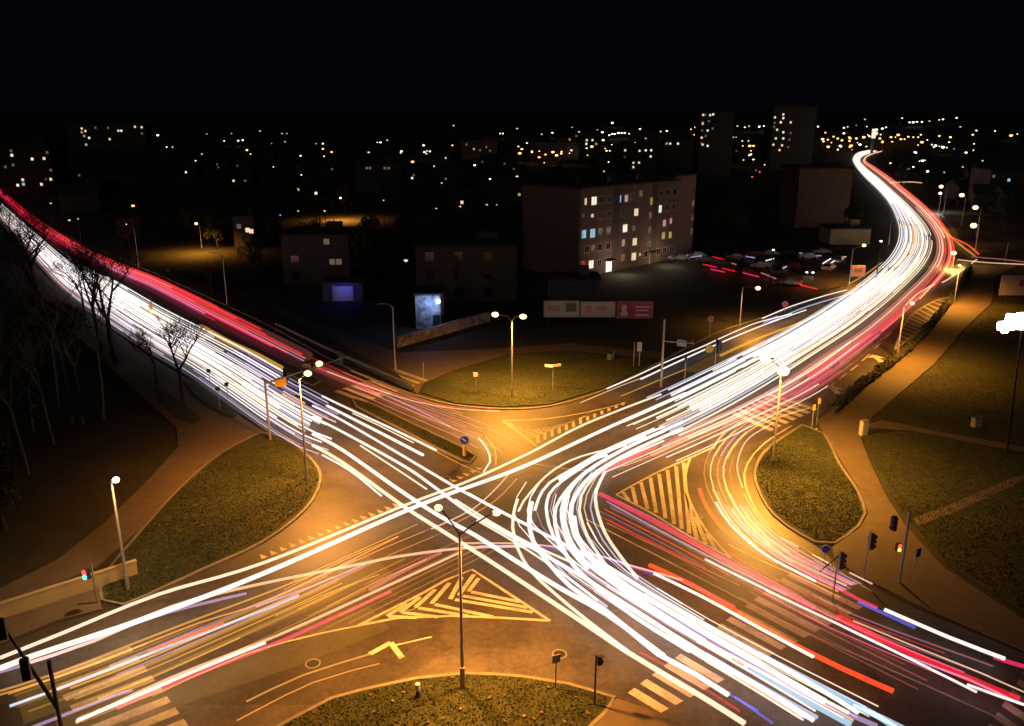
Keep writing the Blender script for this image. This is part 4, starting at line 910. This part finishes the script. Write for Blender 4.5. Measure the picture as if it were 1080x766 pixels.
B0 = at(713, 274)-N*1.5+U*.3; wall_block(t, B0, U, N, 8.6, 14, HB+.9, M['render2'])
bm = bmesh.new(); c = B0+U*4.3-N*7; add_box(bm, (c.x, c.y, HB+1.1), (9.1, 14.6, .4), math.atan2(U.y, U.x)); obj('roof', bm, M['roof'], t)
for k, z in enumerate((2.6, 5.6, 8.8, 12, 15)): lit_pane(t, B0+U*7.9+Vector((0, 0, z)), U, N, .9, 1.3, W['dim'] if k % 2 else M['glass'])

def facade_block(rect, name, label, m, dep=14, storeys=None, lits=(), rz=0, lw=.9, group=None, roofm='roof', cat='apartment block', grid=True):
    x0, x1, yt, yb = rect; p = at((x0+x1)/2, yb); Y = p.y
    a = at(x0, yb); b_ = at(x1, yb); Wd = (b_-a).length; h = atY((x0+x1)/2, yt, Y).z
    t = thing(name, label, cat, (p.x, Y, 0), 0, group)
    bm = bmesh.new(); add_box(bm, (0, dep/2, h/2), (Wd, dep, h)); obj('wall', bm, M[m], t)
    bm = bmesh.new(); add_box(bm, (0, dep/2, h+.25), (Wd+.5, dep+.5, .5)); rf = obj('roof', bm, M[roofm], t)
    bm = bmesh.new(); add_box(bm, (Wd*.2, dep/2, h+1.3), (Wd*.22, dep*.3, 1.6)); obj('lift_house', bm, M[m], rf)
    n = Vector((0, -1, 0)); u = Vector((1, 0, 0))
    pts = []
    for (px, py, mm) in lits:
        q = atY(px, py, Y); q = Vector((q.x-p.x, 0, q.z)); s = max(1.2, Y/860*2.2)
        q.x = max(-Wd/2+s/2+.2, min(Wd/2-s/2-.2, q.x)); q.z = max(s/2+.3, min(h-s/2-.3, q.z))
        lit_pane(t, q, u, n, s*lw, s*.9, W[mm], False); pts.append(q)
    if grid:
        for i in range(max(2, int(Wd/5))):
            for k in range(max(1, int(h/3.1))):
                q = Vector((-Wd/2+2.4+i*5, 0, 1.7+k*3.1))
                if q.x < Wd/2-1 and q.z < h-1 and all((q-z).length > 3.5 for z in pts): lit_pane(t, q, u, n, 1.5, 1.5, M['glass'], False)
    return t
def c4(l, x0): return [(x0+a*.2612, 90+b*.2611, m) for a, b, m in l]
ww = ['warm', 'white', 'yellow', 'warm']
facade_block((736, 770, 119, 186), 'tower_block', 'tall tower block with dotted windows left of the paler tower', 'concrete', 16, lits=c4([(765, 120, 'warm'), (780, 120, 'dim'), (800, 121, 'warm'), (812, 118, 'white'), (795, 145, 'dim'), (770, 155, 'warm'), (790, 183, 'warm'), (765, 183, 'dim'), (765, 212, 'warm'), (770, 240, 'warm'), (790, 245, 'white'), (762, 150, 'dim'), (765, 235, 'dim'), (810, 175, 'dim'), (782, 205, 'dim')], 540), grid=False)
facade_block((811, 855, 113, 180), 'tower_block', 'tall tower block with many lit windows nearest the far road', 'concrete', 18, lits=c4([(55, 130, 'warm'), (60, 152, 'dim'), (90, 150, 'white'), (100, 118, 'warm'), (100, 133, 'white'), (130, 150, 'warm'), (75, 180, 'warm'), (100, 190, 'white'), (130, 193, 'dim'), (70, 215, 'warm'), (100, 215, 'white'), (60, 240, 'warm'), (95, 243, 'warm'), (55, 168, 'dim'), (125, 220, 'dim'), (85, 262, 'warm'), (120, 250, 'dim')], 800), grid=False)
facade_block((838, 893, 178, 240), 'panel_block', 'blank brown panel block right of the car park trees', 'render', 16, grid=False)
facade_block((75, 155, 131, 156), 'apartment_block', 'far apartment block with warm windows on the left horizon', 'concrete', 20, lits=c4([(330, 175, 'warm'), (330, 190, 'yellow'), (345, 185, 'warm'), (340, 205, 'yellow'), (360, 213, 'white'), (348, 240, 'blue'), (385, 172, 'dim'), (437, 172, 'dim'), (478, 184, 'warm'), (490, 184, 'white'), (545, 168, 'warm'), (572, 170, 'warm'), (573, 195, 'dim'), (443, 218, 'warm')], 0), grid=False)
facade_block((486, 524, 148, 168), 'apartment_block', 'far block lit orange from the street in the centre distance', 'render2', 20, lits=c4([(880, 258, 'yellow'), (850, 240, 'dim'), (905, 262, 'dim'), (930, 250, 'dim'), (930, 285, 'dim'), (945, 265, 'dim')], 270), grid=False)
facade_block((655, 692, 152, 178), 'apartment_block', 'far block with a row of warm windows right of centre', 'concrete', 18, lits=c4([(515, 265, 'warm'), (540, 263, 'white'), (562, 263, 'white'), (560, 288, 'white'), (490, 313, 'warm'), (513, 313, 'warm'), (490, 337, 'warm'), (455, 290, 'dim'), (457, 263, 'warm')], 540), grid=False)
facade_block((596, 632, 140, 162), 'apartment_block', 'far block with yellow windows behind the orange lit street', 'concrete', 18, lits=c4([(232, 220, 'yellow'), (302, 222, 'warm'), (325, 222, 'warm'), (300, 237, 'white'), (340, 237, 'yellow'), (260, 205, 'dim'), (232, 240, 'dim')], 540), grid=False)
facade_block((3, 60, 152, 208), 'apartment_block', 'dark block with scattered windows at the left edge', 'darkwall', 14, lits=c4([(45, 265, 'dim'), (48, 283, 'white'), (130, 298, 'white'), (178, 296, 'warm'), (190, 272, 'dim'), (22, 330, 'dim'), (53, 322, 'dim'), (210, 343, 'dim'), (92, 382, 'warm'), (72, 404, 'white'), (168, 400, 'white'), (205, 380, 'warm'), (185, 380, 'dim'), (95, 400, 'blue')], 0), grid=False)
facade_block((376, 424, 172, 204), 'apartment_block', 'dim block with faint pairs of windows left of centre', 'concrete', 12, lits=c4([(447, 335, 'dim'), (460, 335, 'dim'), (520, 335, 'dim'), (535, 335, 'dim'), (545, 370, 'dim'), (498, 370, 'dim'), (555, 370, 'dim')], 270), grid=False)
facade_block((248, 270, 230, 262), 'house', 'small dark house with three lit panes behind the left road', 'darkwall', 9, lits=c4([(965, 570, 'dim'), (1000, 585, 'warm'), (1018, 590, 'warm')], 0), grid=False, cat='house')
facade_block((875, 917, 242, 258), 'kiosk_building', 'low ochre flat roofed building beside the curving road', 'ochre', 8, grid=False, cat='building')
facade_block((560, 610, 150, 168), 'warehouse', 'low hall front glowing orange in the distant street', 'render2', 20, grid=False, cat='building')
facade_block((700, 735, 150, 176), 'apartment_block', 'plain dark block left of the first tower', 'concrete', 16, lits=c4([(625, 215, 'warm'), (640, 215, 'warm'), (607, 215, 'dim'), (673, 183, 'white')], 540), grid=False)
facade_block((300, 370, 250, 300), 'long_house', 'dark low house beyond the far footpath', 'darkwall', 12, lits=c4([(283, 607, 'dim'), (308, 713, 'dim'), (335, 713, 'dim')], 270), grid=True, cat='house')
facade_block((440, 545, 262, 318), 'old_house', 'dark old house whose side wall is lit blue white', 'darkwall', 12, grid=True, cat='house')
facade_block((1040, 1078, 180, 215), 'apartment_block', 'dim block at the right edge with a blue sign glow', 'concrete', 14, lits=[(1064, 190, 'blue'), (1048, 186, 'dim'), (1058, 200, 'dim')], grid=False)
# lit side wall with door lamp
p = at(452, 347); t = thing('lit_outbuilding', 'white rendered outbuilding corner lit by a cold wall lamp', 'building', p)
pw = mat('patchy_render', (.05, .05, .05), .9, col2=(.55, .55, .55), scale=.9, bump=.3)
bm = bmesh.new(); add_box(bm, (0, 3, 2.6), (3.8, 6, 5.2)); obj('wall', bm, pw, t)
bm = bmesh.new(); add_box(bm, (0, 3, 5.35), (4.3, 6.5, .3)); obj('roof', bm, M['roof'], t)
bm = bmesh.new(); add_box(bm, (1.2, -.04, 1.1), (1.0, .08, 2.2)); obj('door', bm, M['dark'], t)
bm = bmesh.new(); add_box(bm, (1.6, -.12, 4.3), (.5, .2, .35)); obj('wall_lamp', bm, G['lampw'], t)
ld = bpy.data.lights.new('wall_light', 'POINT'); ld.energy = 330; ld.color = (.30, .48, 1); ld.shadow_soft_size = .2
o = bpy.data.objects.new('wall_light', ld); C.objects.link(o); o.parent = t; o.location = (.5, -1.6, 4.0)
# blue-lit garage doors
p = at(362, 318); t = thing('garage', 'low garage with door glowing dim blue beyond the far footpath', 'garage', p)
bm = bmesh.new(); add_box(bm, (0, 3, 1.6), (7, 6, 3.2)); obj('wall', bm, M['concrete'], t)
bm = bmesh.new(); add_box(bm, (0, 3, 3.3), (7.4, 6.4, .25)); obj('roof', bm, M['roof'], t)
bm = bmesh.new(); add_box(bm, (0, -.04, 1.4), (3.6, .08, 2.6)); obj('door', bm, M['frame'], t)
ld = bpy.data.lights.new('garage_light', 'POINT'); ld.energy = 90; ld.color = (.03, .09, 1); ld.shadow_soft_size = .2
o = bpy.data.objects.new('garage_light', ld); C.objects.link(o); o.parent = t; o.location = (.5, -1.8, 2.6)
# low brick wall with worn render
a, b = at(420, 367), at(517, 339); d = b-a; L = d.length; t = thing('brick_wall', 'low brick and flaking render wall on the far corner', 'wall', a, math.atan2(d.y, d.x))
bm = bmesh.new(); add_box(bm, (L/2, .15, .75), (L, .3, 1.5)); obj('wall', bm, M['brick'], t)
bm = bmesh.new(); add_box(bm, (L/2, .15, 1.54), (L+.1, .4, .1)); obj('coping', bm, M['kerb'], t)

# billboards
def board(x0, x1, yt, yb, zb, label, m, deco, Yb=None):
    p = at((x0+x1)/2, yb+8); Y = p.y
    a, b_ = atY(x0, yb, Y), atY(x1, yb, Y); top = atY(x0, yt, Y).z; Wd = b_.x-a.x; h = top-a.z
    t = thing('billboard', label, 'billboard', (p.x, Y, 0))
    for sx in (-.35, .35):
        bm = bmesh.new(); add_box(bm, (sx*Wd, .16, (a.z+.2)/2), (.16, .16, a.z+.2)); obj('post', bm, M['dark'], t)
    bm = bmesh.new(); add_box(bm, (0, .06, a.z+h/2), (Wd, .14, h)); obj('panel', bm, M['grey'], t)
    bm = bmesh.new(); add_box(bm, (0, -.02, a.z+h/2), (Wd*.96, .02, h*.92)); pn = obj('poster', bm, m, t)
    for (fx, fz, sx, sz, mm) in deco:
        bm = bmesh.new(); add_box(bm, (fx*Wd, -.04, a.z+h/2+fz*h), (sx*Wd, .012, sz*h)); obj('printed_patch', bm, mm, pn)
    return t
cr = mat('poster_cream', (.60, .50, .37), .6); pk = mat('poster_pink', (.6, .25, .2), .6); wr = mat('poster_white', (.55, .5, .45), .6); rd = mat('poster_red', (.42, .03, .04), .6); br = mat('poster_brown', (.16, .13, .08), .6)
board(573, 611, 317, 335, 0, 'leftmost of three billboards, cream poster with white strip', cr, [(-.22, .05, .34, .3, pk), (.26, .1, .3, .5, br), (.24, -.36, .5, .16, wr)])
board(611.5, 649, 318, 335, 0, 'middle of three billboards, plain cream poster with red marks', cr, [(-.26, .05, .18, .4, pk), (.1, .08, .3, .3, pk)])
board(650, 688, 318, 336, 0, 'rightmost of three billboards, red poster with white figure and lines', rd, [(-.3, -.25, .2, .22, wr), (-.3, .05, .12, .5, wr), (.2, .18, .4, .08, wr), (.2, -.02, .36, .08, wr), (.2, -.3, .36, .1, wr)])
board(1052, 1084, 290, 312, 0, 'billboard with pale poster at the right edge', wr, [(.25, .1, .3, .3, rd), (-.2, -.1, .4, .3, cr)])
board(896, 911, 280, 292, 0, 'small orange lit billboard beside the forecourt lamp', mat('poster_orange', (.5, .2, .08), .6), [(0, .1, .6, .3, br)])
# low shed behind the billboards
t = facade_block((578, 632, 296, 316), 'shed', 'low pale shed behind the three billboards', 'concrete', 6, grid=False, cat='shed')

# ------------------------------------------------------------------ parked cars
def make_car(col):
    t = thing('parked_car', '', 'car'); paint = mat('car_paint', col, .3, .3)
    bm = bmesh.new()
    prof = [(-2.1, .35), (-2.15, .75), (-1.9, .92), (-1.55, .95), (-1.0, 1.42), (.55, 1.46), (1.2, .98), (2.0, .82), (2.15, .6), (2.1, .35)]
    L = [[bm.verts.new((x, s*(.86 if z < 1 else .66), z)) for x, z in prof] for s in (-1, 1)]
    n = len(prof)
    for i in range(n): bm.faces.new((L[0][i], L[0][(i+1) % n], L[1][(i+1) % n], L[1][i]))
    bm.faces.new(L[0][::-1]); bm.faces.new(L[1]); bmesh.ops.recalc_face_normals(bm, faces=bm.faces)
    obj('body', bm, paint, t)
    bm = bmesh.new()
    for s in (-1, 1):
        v = [bm.verts.new((x, s*y, z)) for x, y, z in ((-1.35, .80, 1.02), (1.0, .80, 1.02), (.5, .685, 1.4), (-.95, .685, 1.38))]; bm.faces.new(v)
    for xs_ in ((.62, 1.12), (-1.06, -1.5)):
        za, zb = (1.42, 1.04) if xs_[0] > 0 else (1.39, 1.0)
        v = [bm.verts.new((x+(.03 if xs_[0] > 0 else -.03), y, z+.02)) for x, y, z in ((xs_[0], -.6, za), (xs_[0], .6, za), (xs_[1], .74, zb), (xs_[1], -.74, zb))]; bm.faces.new(v)
    obj('window_glass', bm, M['glass'], t)
    for x in (-1.3, 1.35):
        for s in (-1, 1):
            bm = bmesh.new(); add_tube(bm, [(x, s*.68, .32), (x, s*.9, .32)], .32, 14); obj('wheel', bm, M['blacktyre'], t)
    for s in (-1, 1):
        bm = bmesh.new(); add_box(bm, (2.1, s*.6, .66), (.1, .34, .14)); obj('headlight', bm, M['signwhite'], t)
        bm = bmesh.new(); add_box(bm, (-2.12, s*.62, .72), (.1, .3, .16)); obj('tail_light', bm, M['signred'], t)
    return t
for (x, y, rz, col, lb) in ((852, 289, -100, (.05, .05, .06), 'dark car with lit headlights facing the junction on the forecourt'), (834, 301, 160, (.3, .3, .3), 'pale grey car nearest the junction on the forecourt'), (874, 285, 50, (.55, .5, .4), 'cream car on the forecourt beside the orange billboard'),
                            (818, 292, 165, (.06, .06, .09), 'dark blue car left of the pale grey car'), (786, 290, 170, (.25, .02, .02), 'red car among the red streaks on the forecourt'), (760, 281, 160, (.1, .1, .1), 'black car at the left of the forecourt'), (735, 272, 175, (.6, .6, .6), 'white car beside the apartment block end'), (812, 270, 170, (.5, .5, .5), 'silver car in the back row of the forecourt'), (852, 273, 172, (.65, .65, .62), 'white car in the back row of the forecourt'), (796, 271, 168, (.3, .05, .05), 'dull red car between silver and white cars in the back row'), (832, 270, 175, (.08, .08, .1), 'black car between silver and white cars in the back row'),
                            (776, 274, 170, (.45, .45, .48), 'grey car behind the red streaks'), (744, 277, 165, (.15, .17, .2), 'dark grey car next to the white car by the block'), (802, 283, 172, (.5, .5, .5), 'light grey car in the middle row of the forecourt'), (836, 284, 165, (.12, .02, .02), 'maroon car in the middle row of the forecourt'), (866, 268, 178, (.3, .3, .32), 'grey car at the end of the back row'), (718, 275, 176, (.4, .4, .42), 'grey car nearest the porch of the block'), (884, 277, 60, (.7, .7, .7), 'white car parked beside the low ochre building')):
    t = make_car(col); t.location = at(x, y)+Vector((0, 0, .004)); t.rotation_euler = (0, 0, R(rz)); t['label'] = lb; t['group'] = 'cars parked on the forecourt'
    if x == 852 and y == 289:
        for c_ in t.children:
            if c_.name.startswith('headlight'): c_.data.materials[0] = G['lampw']

# ------------------------------------------------------------------ distant lamps of the town
far = []
for x0, lst in ((0, [(637, 202, 'w'), (673, 250, 'w'), (697, 250, 'd'), (905, 225, 'w'), (835, 197, 'd'), (962, 224, 'w'), (980, 222, 'w'), (997, 262, 'o'), (1012, 278, 'o'), (790, 305, 'w'), (815, 278, 'd'), (280, 545, 'd'), (315, 540, 'd'), (537, 487, 'o'), (1050, 185, 'd'), (935, 195, 'd'), (205, 477, 'd'), (510, 562, 'd')]),
    (270, [(70, 330, 'w'), (63, 235, 'd'), (117, 228, 'd'), (105, 195, 'd'), (125, 195, 'd'), (180, 285, 'w'), (183, 362, 'w'), (243, 236, 'd'), (270, 236, 'w'), (270, 257, 'o'), (275, 287, 'w'), (305, 270, 'o'), (98, 525, 'b'), (170, 508, 'd'), (277, 508, 'd'), (490, 231, 'w'), (503, 231, 'w'), (530, 222, 'd'), (455, 271, 'd'), (587, 267, 'w'), (632, 309, 'o'), (677, 243, 'w'), (690, 265, 'w'), (702, 267, 'w'), (680, 270, 'w'), (719, 327, 'w'), (750, 395, 'd'), (793, 243, 'o'), (798, 163, 'd'), (985, 195, 'w'), (997, 195, 'w'), (1055, 175, 'd'), (883, 323, 'w'), (945, 379, 'w'), (1055, 368, 'd'), (728, 498, 'd'), (825, 490, 'd'), (932, 483, 'd'), (972, 483, 'd'), (605, 708, 'd'), (1065, 275, 'o'), (515, 465, 'd')]),
    (540, [(20, 175, 'd'), (40, 258, 'o'), (97, 243, 'o'), (103, 262, 'o'), (135, 280, 'o'), (165, 270, 'o'), (180, 283, 'o'), (200, 268, 'o'), (232, 275, 'w'), (163, 192, 'w'), (120, 198, 'd'), (243, 170, 'd'), (270, 190, 'c'), (365, 190, 'w'), (305, 283, 'o'), (345, 180, 'd'), (405, 152, 'w'), (368, 222, 'w'), (393, 202, 'w'), (405, 197, 'w'), (415, 197, 'w'), (430, 193, 'w'), (443, 193, 'w'), (455, 193, 'w'), (473, 196, 'w'), (403, 240, 'w'), (395, 265, 'w'), (390, 310, 'w'), (371, 348, 'o'), (517, 177, 'w'), (540, 215, 'd'), (498, 232, 'w'), (540, 355, 'w'), (592, 360, 'w'), (600, 187, 'w'), (625, 185, 'w'), (723, 178, 'o'), (737, 200, 'o'), (720, 230, 'w'), (742, 170, 'w'), (885, 175, 'o'), (940, 170, 'w'), (910, 165, 'd'), (957, 165, 'd'), (998, 168, 'w'), (1018, 165, 'w'), (930, 225, 'o'), (932, 245, 'o'), (955, 225, 'w'), (960, 245, 'o'), (975, 245, 'o'), (965, 265, 'o'), (958, 283, 'w'), (870, 225, 'd'), (872, 243, 'd'), (893, 210, 'd'), (905, 210, 'd'), (935, 302, 'o'), (1030, 272, 'c'), (1065, 280, 'w'), (975, 300, 'w'), (1020, 322, 'w'), (1000, 350, 'r'), (970, 370, 'r'), (985, 343, 'r'), (130, 313, 'w'), (20, 368, 'w'), (55, 460, 'w'), (55, 497, 'w')]),
    (800, [(25, 272, 'o'), (75, 280, 'w'), (5, 165, 'd'), (25, 165, 'd'), (240, 167, 'w'), (345, 172, 'w'), (360, 168, 'w'), (395, 162, 'd'), (437, 167, 'w'), (430, 138, 'd'), (280, 220, 'o'), (320, 215, 'o'), (370, 215, 'o'), (395, 215, 'o'), (425, 210, 'o'), (410, 240, 'c'), (400, 232, 'w'), (475, 180, 'c'), (475, 198, 'c'), (500, 175, 'w'), (515, 170, 'w'), (490, 215, 'o'), (535, 210, 'o'), (553, 210, 'o'), (575, 218, 'o'), (590, 218, 'o'), (605, 208, 'o'), (625, 210, 'o'), (645, 210, 'o'), (660, 230, 'o'), (540, 228, 'o'), (730, 205, 'o'), (775, 210, 'o'), (770, 230, 'w'), (700, 240, 'w'), (715, 244, 'c'), (730, 247, 'w'), (745, 250, 'c'), (760, 252, 'w'), (790, 257, 'b'), (630, 270, 'b'), (635, 272, 'c'), (650, 307, 'w'), (662, 305, 'c'), (672, 303, 'w'), (610, 150, 'w'), (625, 150, 'w'), (640, 148, 'w'), (660, 148, 'w'), (690, 145, 'd'), (730, 140, 'w'), (745, 138, 'w'), (580, 133, 'w'), (800, 132, 'w'), (880, 183, 'w'), (865, 200, 'o'), (870, 237, 'w'), (955, 185, 'w'), (1020, 203, 'o'), (1045, 197, 'w'), (838, 272, 'w'), (940, 305, 'd'), (905, 305, 'd'), (533, 315, 'o'), (532, 340, 'w'), (605, 338, 'o'), (625, 330, 'w'), (683, 348, 'c'), (655, 372, 'o'), (570, 380, 'c'), (750, 352, 'd'), (820, 380, 'd'), (825, 330, 'd'), (1003, 413, 'd'), (668, 437, 'w'), (330, 245, 'c'), (320, 260, 'w'), (815, 168, 'd'), (110, 425, 'd'), (60, 665, 'w'), (495, 630, 'w'), (375, 372, 'r'), (378, 260, 'r')])):
    far += [(x0+a*.2612, 90+b*.2611, c) for a, b, c in lst]
kinds = dict(w=('warm white lamp among the far town lights', 'warm white lights of the far town'), o=('orange sodium lamp among the far town lights', 'orange lights of the far town'), b=('blue lamp among the far town lights', 'blue lights of the far town'), r=('red lamp near the far road', 'red lights of the far town'), c=('dazzling cold white lamp in the far town', 'cold white lights of the far town'), d=('faint lamp among the dark roofs', 'faint lights of the far town'))
def far_point(x, y, hh):
    d = ray(x, y); best = None
    for k in range(40, 2000):
        Y = 100*(1.0017**k) if k < 0 else 100+k
        p = Vector((0, 0, CAM_H))+d*(Y/d.y)
        if p.z <= terrain(Y)+hh: return p
    return Vector((0, 0, CAM_H))+d*(1700/d.y)
rq = random.Random(4)
for k in range(26): far.append((rq.uniform(856, 1000), rq.uniform(139, 156), rq.choice('ooow')))
for k in range(14): far.append((rq.uniform(545, 640), rq.uniform(150, 166), rq.choice('oow')))
far = [q for q in far if not (893 < q[0] < 1000 and 160 < q[1] < 205 and q[0] < 905+(q[1]-158)*2.3)]
for x, y, c in far:
    p = far_point(x, y, 7.5); Y = p.y; px = Y/F_PX
    r = max(.28, min(1.9, px*(1.25 if c in 'oc' else .95)))
    r *= rq.choice([.55, .7, .85, 1, 1, 1.3]); g0 = terrain(Y); hh = p.z-g0
    bm = bmesh.new(); add_tube(bm, [(0, 0, 0), (0, 0, hh)], [.12, .08], 5, 1); add_box(bm, (0, .1, hh+r*.62), (r*1.5, r*1.3, r*.3), 0, 1); add_sphere(bm, (0, 0, hh), r, (1, 1, .62), 8, 6, 0)
    lb, gp = kinds[c]
    tag(obj('town_lamp', bm, [FAR[c], M['dark']], None, True, (p.x, Y, g0)), lb, 'lamp', gp)

# lamps of the orange lit street in the distance, the tall white sign, and a parapet on the far kerb
for x, y, hx, hy, e, lb in ((560, 176, 561, 160, 9000, 'left lamp of the orange lit street in the distance'), (590, 178, 592, 162, 9000, 'right lamp of the orange lit street in the distance'), (930, 160, 931, 149, 16000, 'lamp over the far end of the curving road'), (790, 178, 792, 163, 7000, 'lamp beside the far crossing street between the towers')):
    street_lamp((x, y), [(hx, hy)], 8.5, lb, e, SOD, hs=2.0, r=.14)
p = at(919, 163); t = thing('sign_tower', 'tall bright white advertising pylon at the far end of the road', 'sign', p); Y = p.y
za, zb = atY(919, 146, Y).z, atY(919, 136, Y).z
bm = bmesh.new(); add_box(bm, (0, 0, za/2), (2.2, 2.2, za)); obj('post', bm, M['grey'], t)
bm = bmesh.new(); add_box(bm, (0, 0, (za+zb)/2), (3.4, 2, zb-za)); obj('sign_panel', bm, FAR['d'], t)
pl = catmull(P((292, 346), (320, 360), (350, 374), (400, 397), (436, 413)), 1.5)
t = thing('guard_rail', 'dark low guard rail along the far kerb of the left road', 'guard rail', pl[0])
bm = bmesh.new(); add_tube(bm, [p-pl[0]+Vector((0, 0, .62)) for p in pl], .17, 6, flat=1.2); obj('rail', bm, M['grey'], t)
for p in pl[::3]:
    bm = bmesh.new(); q = p-pl[0]; add_box(bm, (q.x, q.y, .3), (.12, .12, .6)); obj('post', bm, M['dark'], t)

rng = random.Random(21)
hs = [(rng.uniform(20, 540), rng.uniform(150, 230)) for _ in range(30)]+[(rng.uniform(1015, 1095), rng.uniform(150, 225)) for _ in range(12)]+[(rng.uniform(560, 870), rng.uniform(148, 172)) for _ in range(14)]
for i, (x, y) in enumerate(hs):
    p = at(x, y)
    if p.y > 930: continue
    rx = atY(x, y, p.y)
    wl, dp, h = rng.uniform(8, 14), rng.uniform(8, 11), rng.uniform(4, 7)
    t = thing('house', 'small dark pitched roof house among the far town streets', 'house', p, R(rng.uniform(-25, 25)), 'small houses of the far town')
    bm = bmesh.new(); add_box(bm, (0, dp/2, h/2), (wl, dp, h)); obj('wall', bm, M['darkwall'], t)
    bm = bmesh.new(); v = [bm.verts.new(c) for c in ((-wl/2-.4, -.5, h), (wl/2+.4, -.5, h), (wl/2+.4, dp+.5, h), (-wl/2-.4, dp+.5, h), (-wl/2-.4, dp/2, h+3), (wl/2+.4, dp/2, h+3))]
    for f in ((0, 1, 5, 4), (2, 3, 4, 5), (1, 2, 5), (3, 0, 4), (3, 2, 1, 0)): bm.faces.new([v[k] for k in f])
    obj('roof', bm, M['roof'], t)
    for k in range(rng.choice([0, 1, 1, 2])):
        s_ = max(1.1, p.y/860*1.5); lit_pane(t, Vector((rng.uniform(-wl/2+1, wl/2-1), 0, rng.choice([1.6, max(1.7, h-1.6)]))), Vector((1, 0, 0)), Vector((0, -1, 0)), s_, s_, W[rng.choice(['warm', 'dim', 'yellow', 'white', 'dim'])], False)
for x, y, lb in ((432, 640, 'round iron manhole cover in the lower left lanes'), (590, 690, 'round iron manhole cover near the bottom island'), (470, 505, 'round iron manhole cover near the crossing white trails'), (735, 545, 'round iron manhole cover below the hatched triangle'), (330, 700, 'round iron manhole cover in the bottom lane')):
    p = at(x, y); t = thing('manhole_cover', lb, 'manhole cover', p)
    bm = bmesh.new(); add_tube(bm, [(0, 0, .005), (0, 0, .012)], .36, 18); obj('lid', bm, M['dark'], t)
    bm = bmesh.new(); add_tube(bm, [(0, 0, .004), (0, 0, .009)], .45, 18); obj('rim', bm, M['grey'], t)
def inside(p, poly):
    c = False
    for a, b in zip(poly, poly[1:]+poly[:1]):
        if (a.y > p.y) != (b.y > p.y) and p.x < (b.x-a.x)*(p.y-a.y)/(b.y-a.y)+a.x: c = not c
    return c
blade = mat('grass_blades', (.020, .030, .008), .9, col2=(.042, .054, .015), scale=.8)
leafm = mat('fallen_leaf', (.09, .055, .02), .8, col2=(.18, .13, .06), scale=4)
def turf(outline, n, z, nl=0):
    pg = P(*outline); x0, x1 = min(p.x for p in pg), max(p.x for p in pg); y0, y1 = max(25, min(p.y for p in pg)), max(p.y for p in pg)
    bm = bmesh.new(); bl = bmesh.new(); k = 0; tries = 0
    while k < n and tries < n*6:
        tries += 1
        p = Vector((rng.uniform(x0, x1), rng.uniform(y0, y1), z))
        if not inside(p, pg): continue
        k += 1
        a = rng.uniform(0, 6.3); wv = Vector((math.cos(a), math.sin(a), 0))*rng.uniform(.03, .07); h = rng.uniform(.03, .10)
        bm.faces.new((bm.verts.new(p-wv), bm.verts.new(p+wv), bm.verts.new(p+Vector((rng.uniform(-.06, .06), rng.uniform(-.06, .06), h)))))
        if nl and k % max(1, int(n/(nl*.6))) == 0:
            q = p+Vector((0, 0, .12)); a2 = wv.normalized()*rng.uniform(.06, .13); b2 = Vector((-a2.y, a2.x, rng.uniform(-.04, .04)))*.7
            bl.faces.new([bl.verts.new(q+c) for c in (a2, b2, -a2, -b2)])
    tag(obj('grass', bm, blade), 'short rough grass growing on the verge', 'grass', kind='stuff')
    if nl: tag(obj('fallen_leaves', bl, leafm), 'pale fallen leaves scattered on the verge', 'leaves', kind='stuff')
    else: bl.free()
turf([(275, 459), (301, 465), (330, 489), (336, 508), (320, 536), (278, 570), (215, 599), (130, 637), (112, 634), (114, 606), (150, 562), (190, 518), (232, 482)], 26000, .12, 160)
turf([(230, 806), (300, 766), (350, 740), (440, 719), (490, 714), (550, 717), (600, 725), (645, 738), (612, 775), (560, 820)], 14000, .12, 110)
turf([(846, 451), (813, 473), (800, 492), (799, 510), (818, 542), (860, 571), (880, 572), (903, 555), (910, 543), (903, 520), (884, 491), (867, 460)], 14000, .12, 90)
turf([(372, 422), (390, 427), (440, 451), (490, 475), (500, 482), (494, 487), (470, 476), (420, 450), (376, 428)], 5000, .12)
turf([(60, 263), (110, 288), (180, 325), (240, 353), (300, 383), (336, 402), (330, 406), (290, 386), (230, 357), (160, 321), (100, 287)], 7000, .12)
turf([(447, 415), (480, 425), (530, 429), (580, 426), (640, 408), (686, 384), (660, 381), (600, 373), (540, 376), (480, 393), (452, 404)], 16000, .12, 60)
turf([(908, 459), (960, 457), (1080, 481), (1120, 490), (1100, 640), (1080, 646), (998, 594), (958, 550), (938, 520), (922, 490)], 22000, .09, 60)
turf([(927, 436), (990, 386), (1020, 354), (1050, 324), (1100, 324), (1110, 470), (1080, 468), (1000, 454)], 12000, .09, 40)
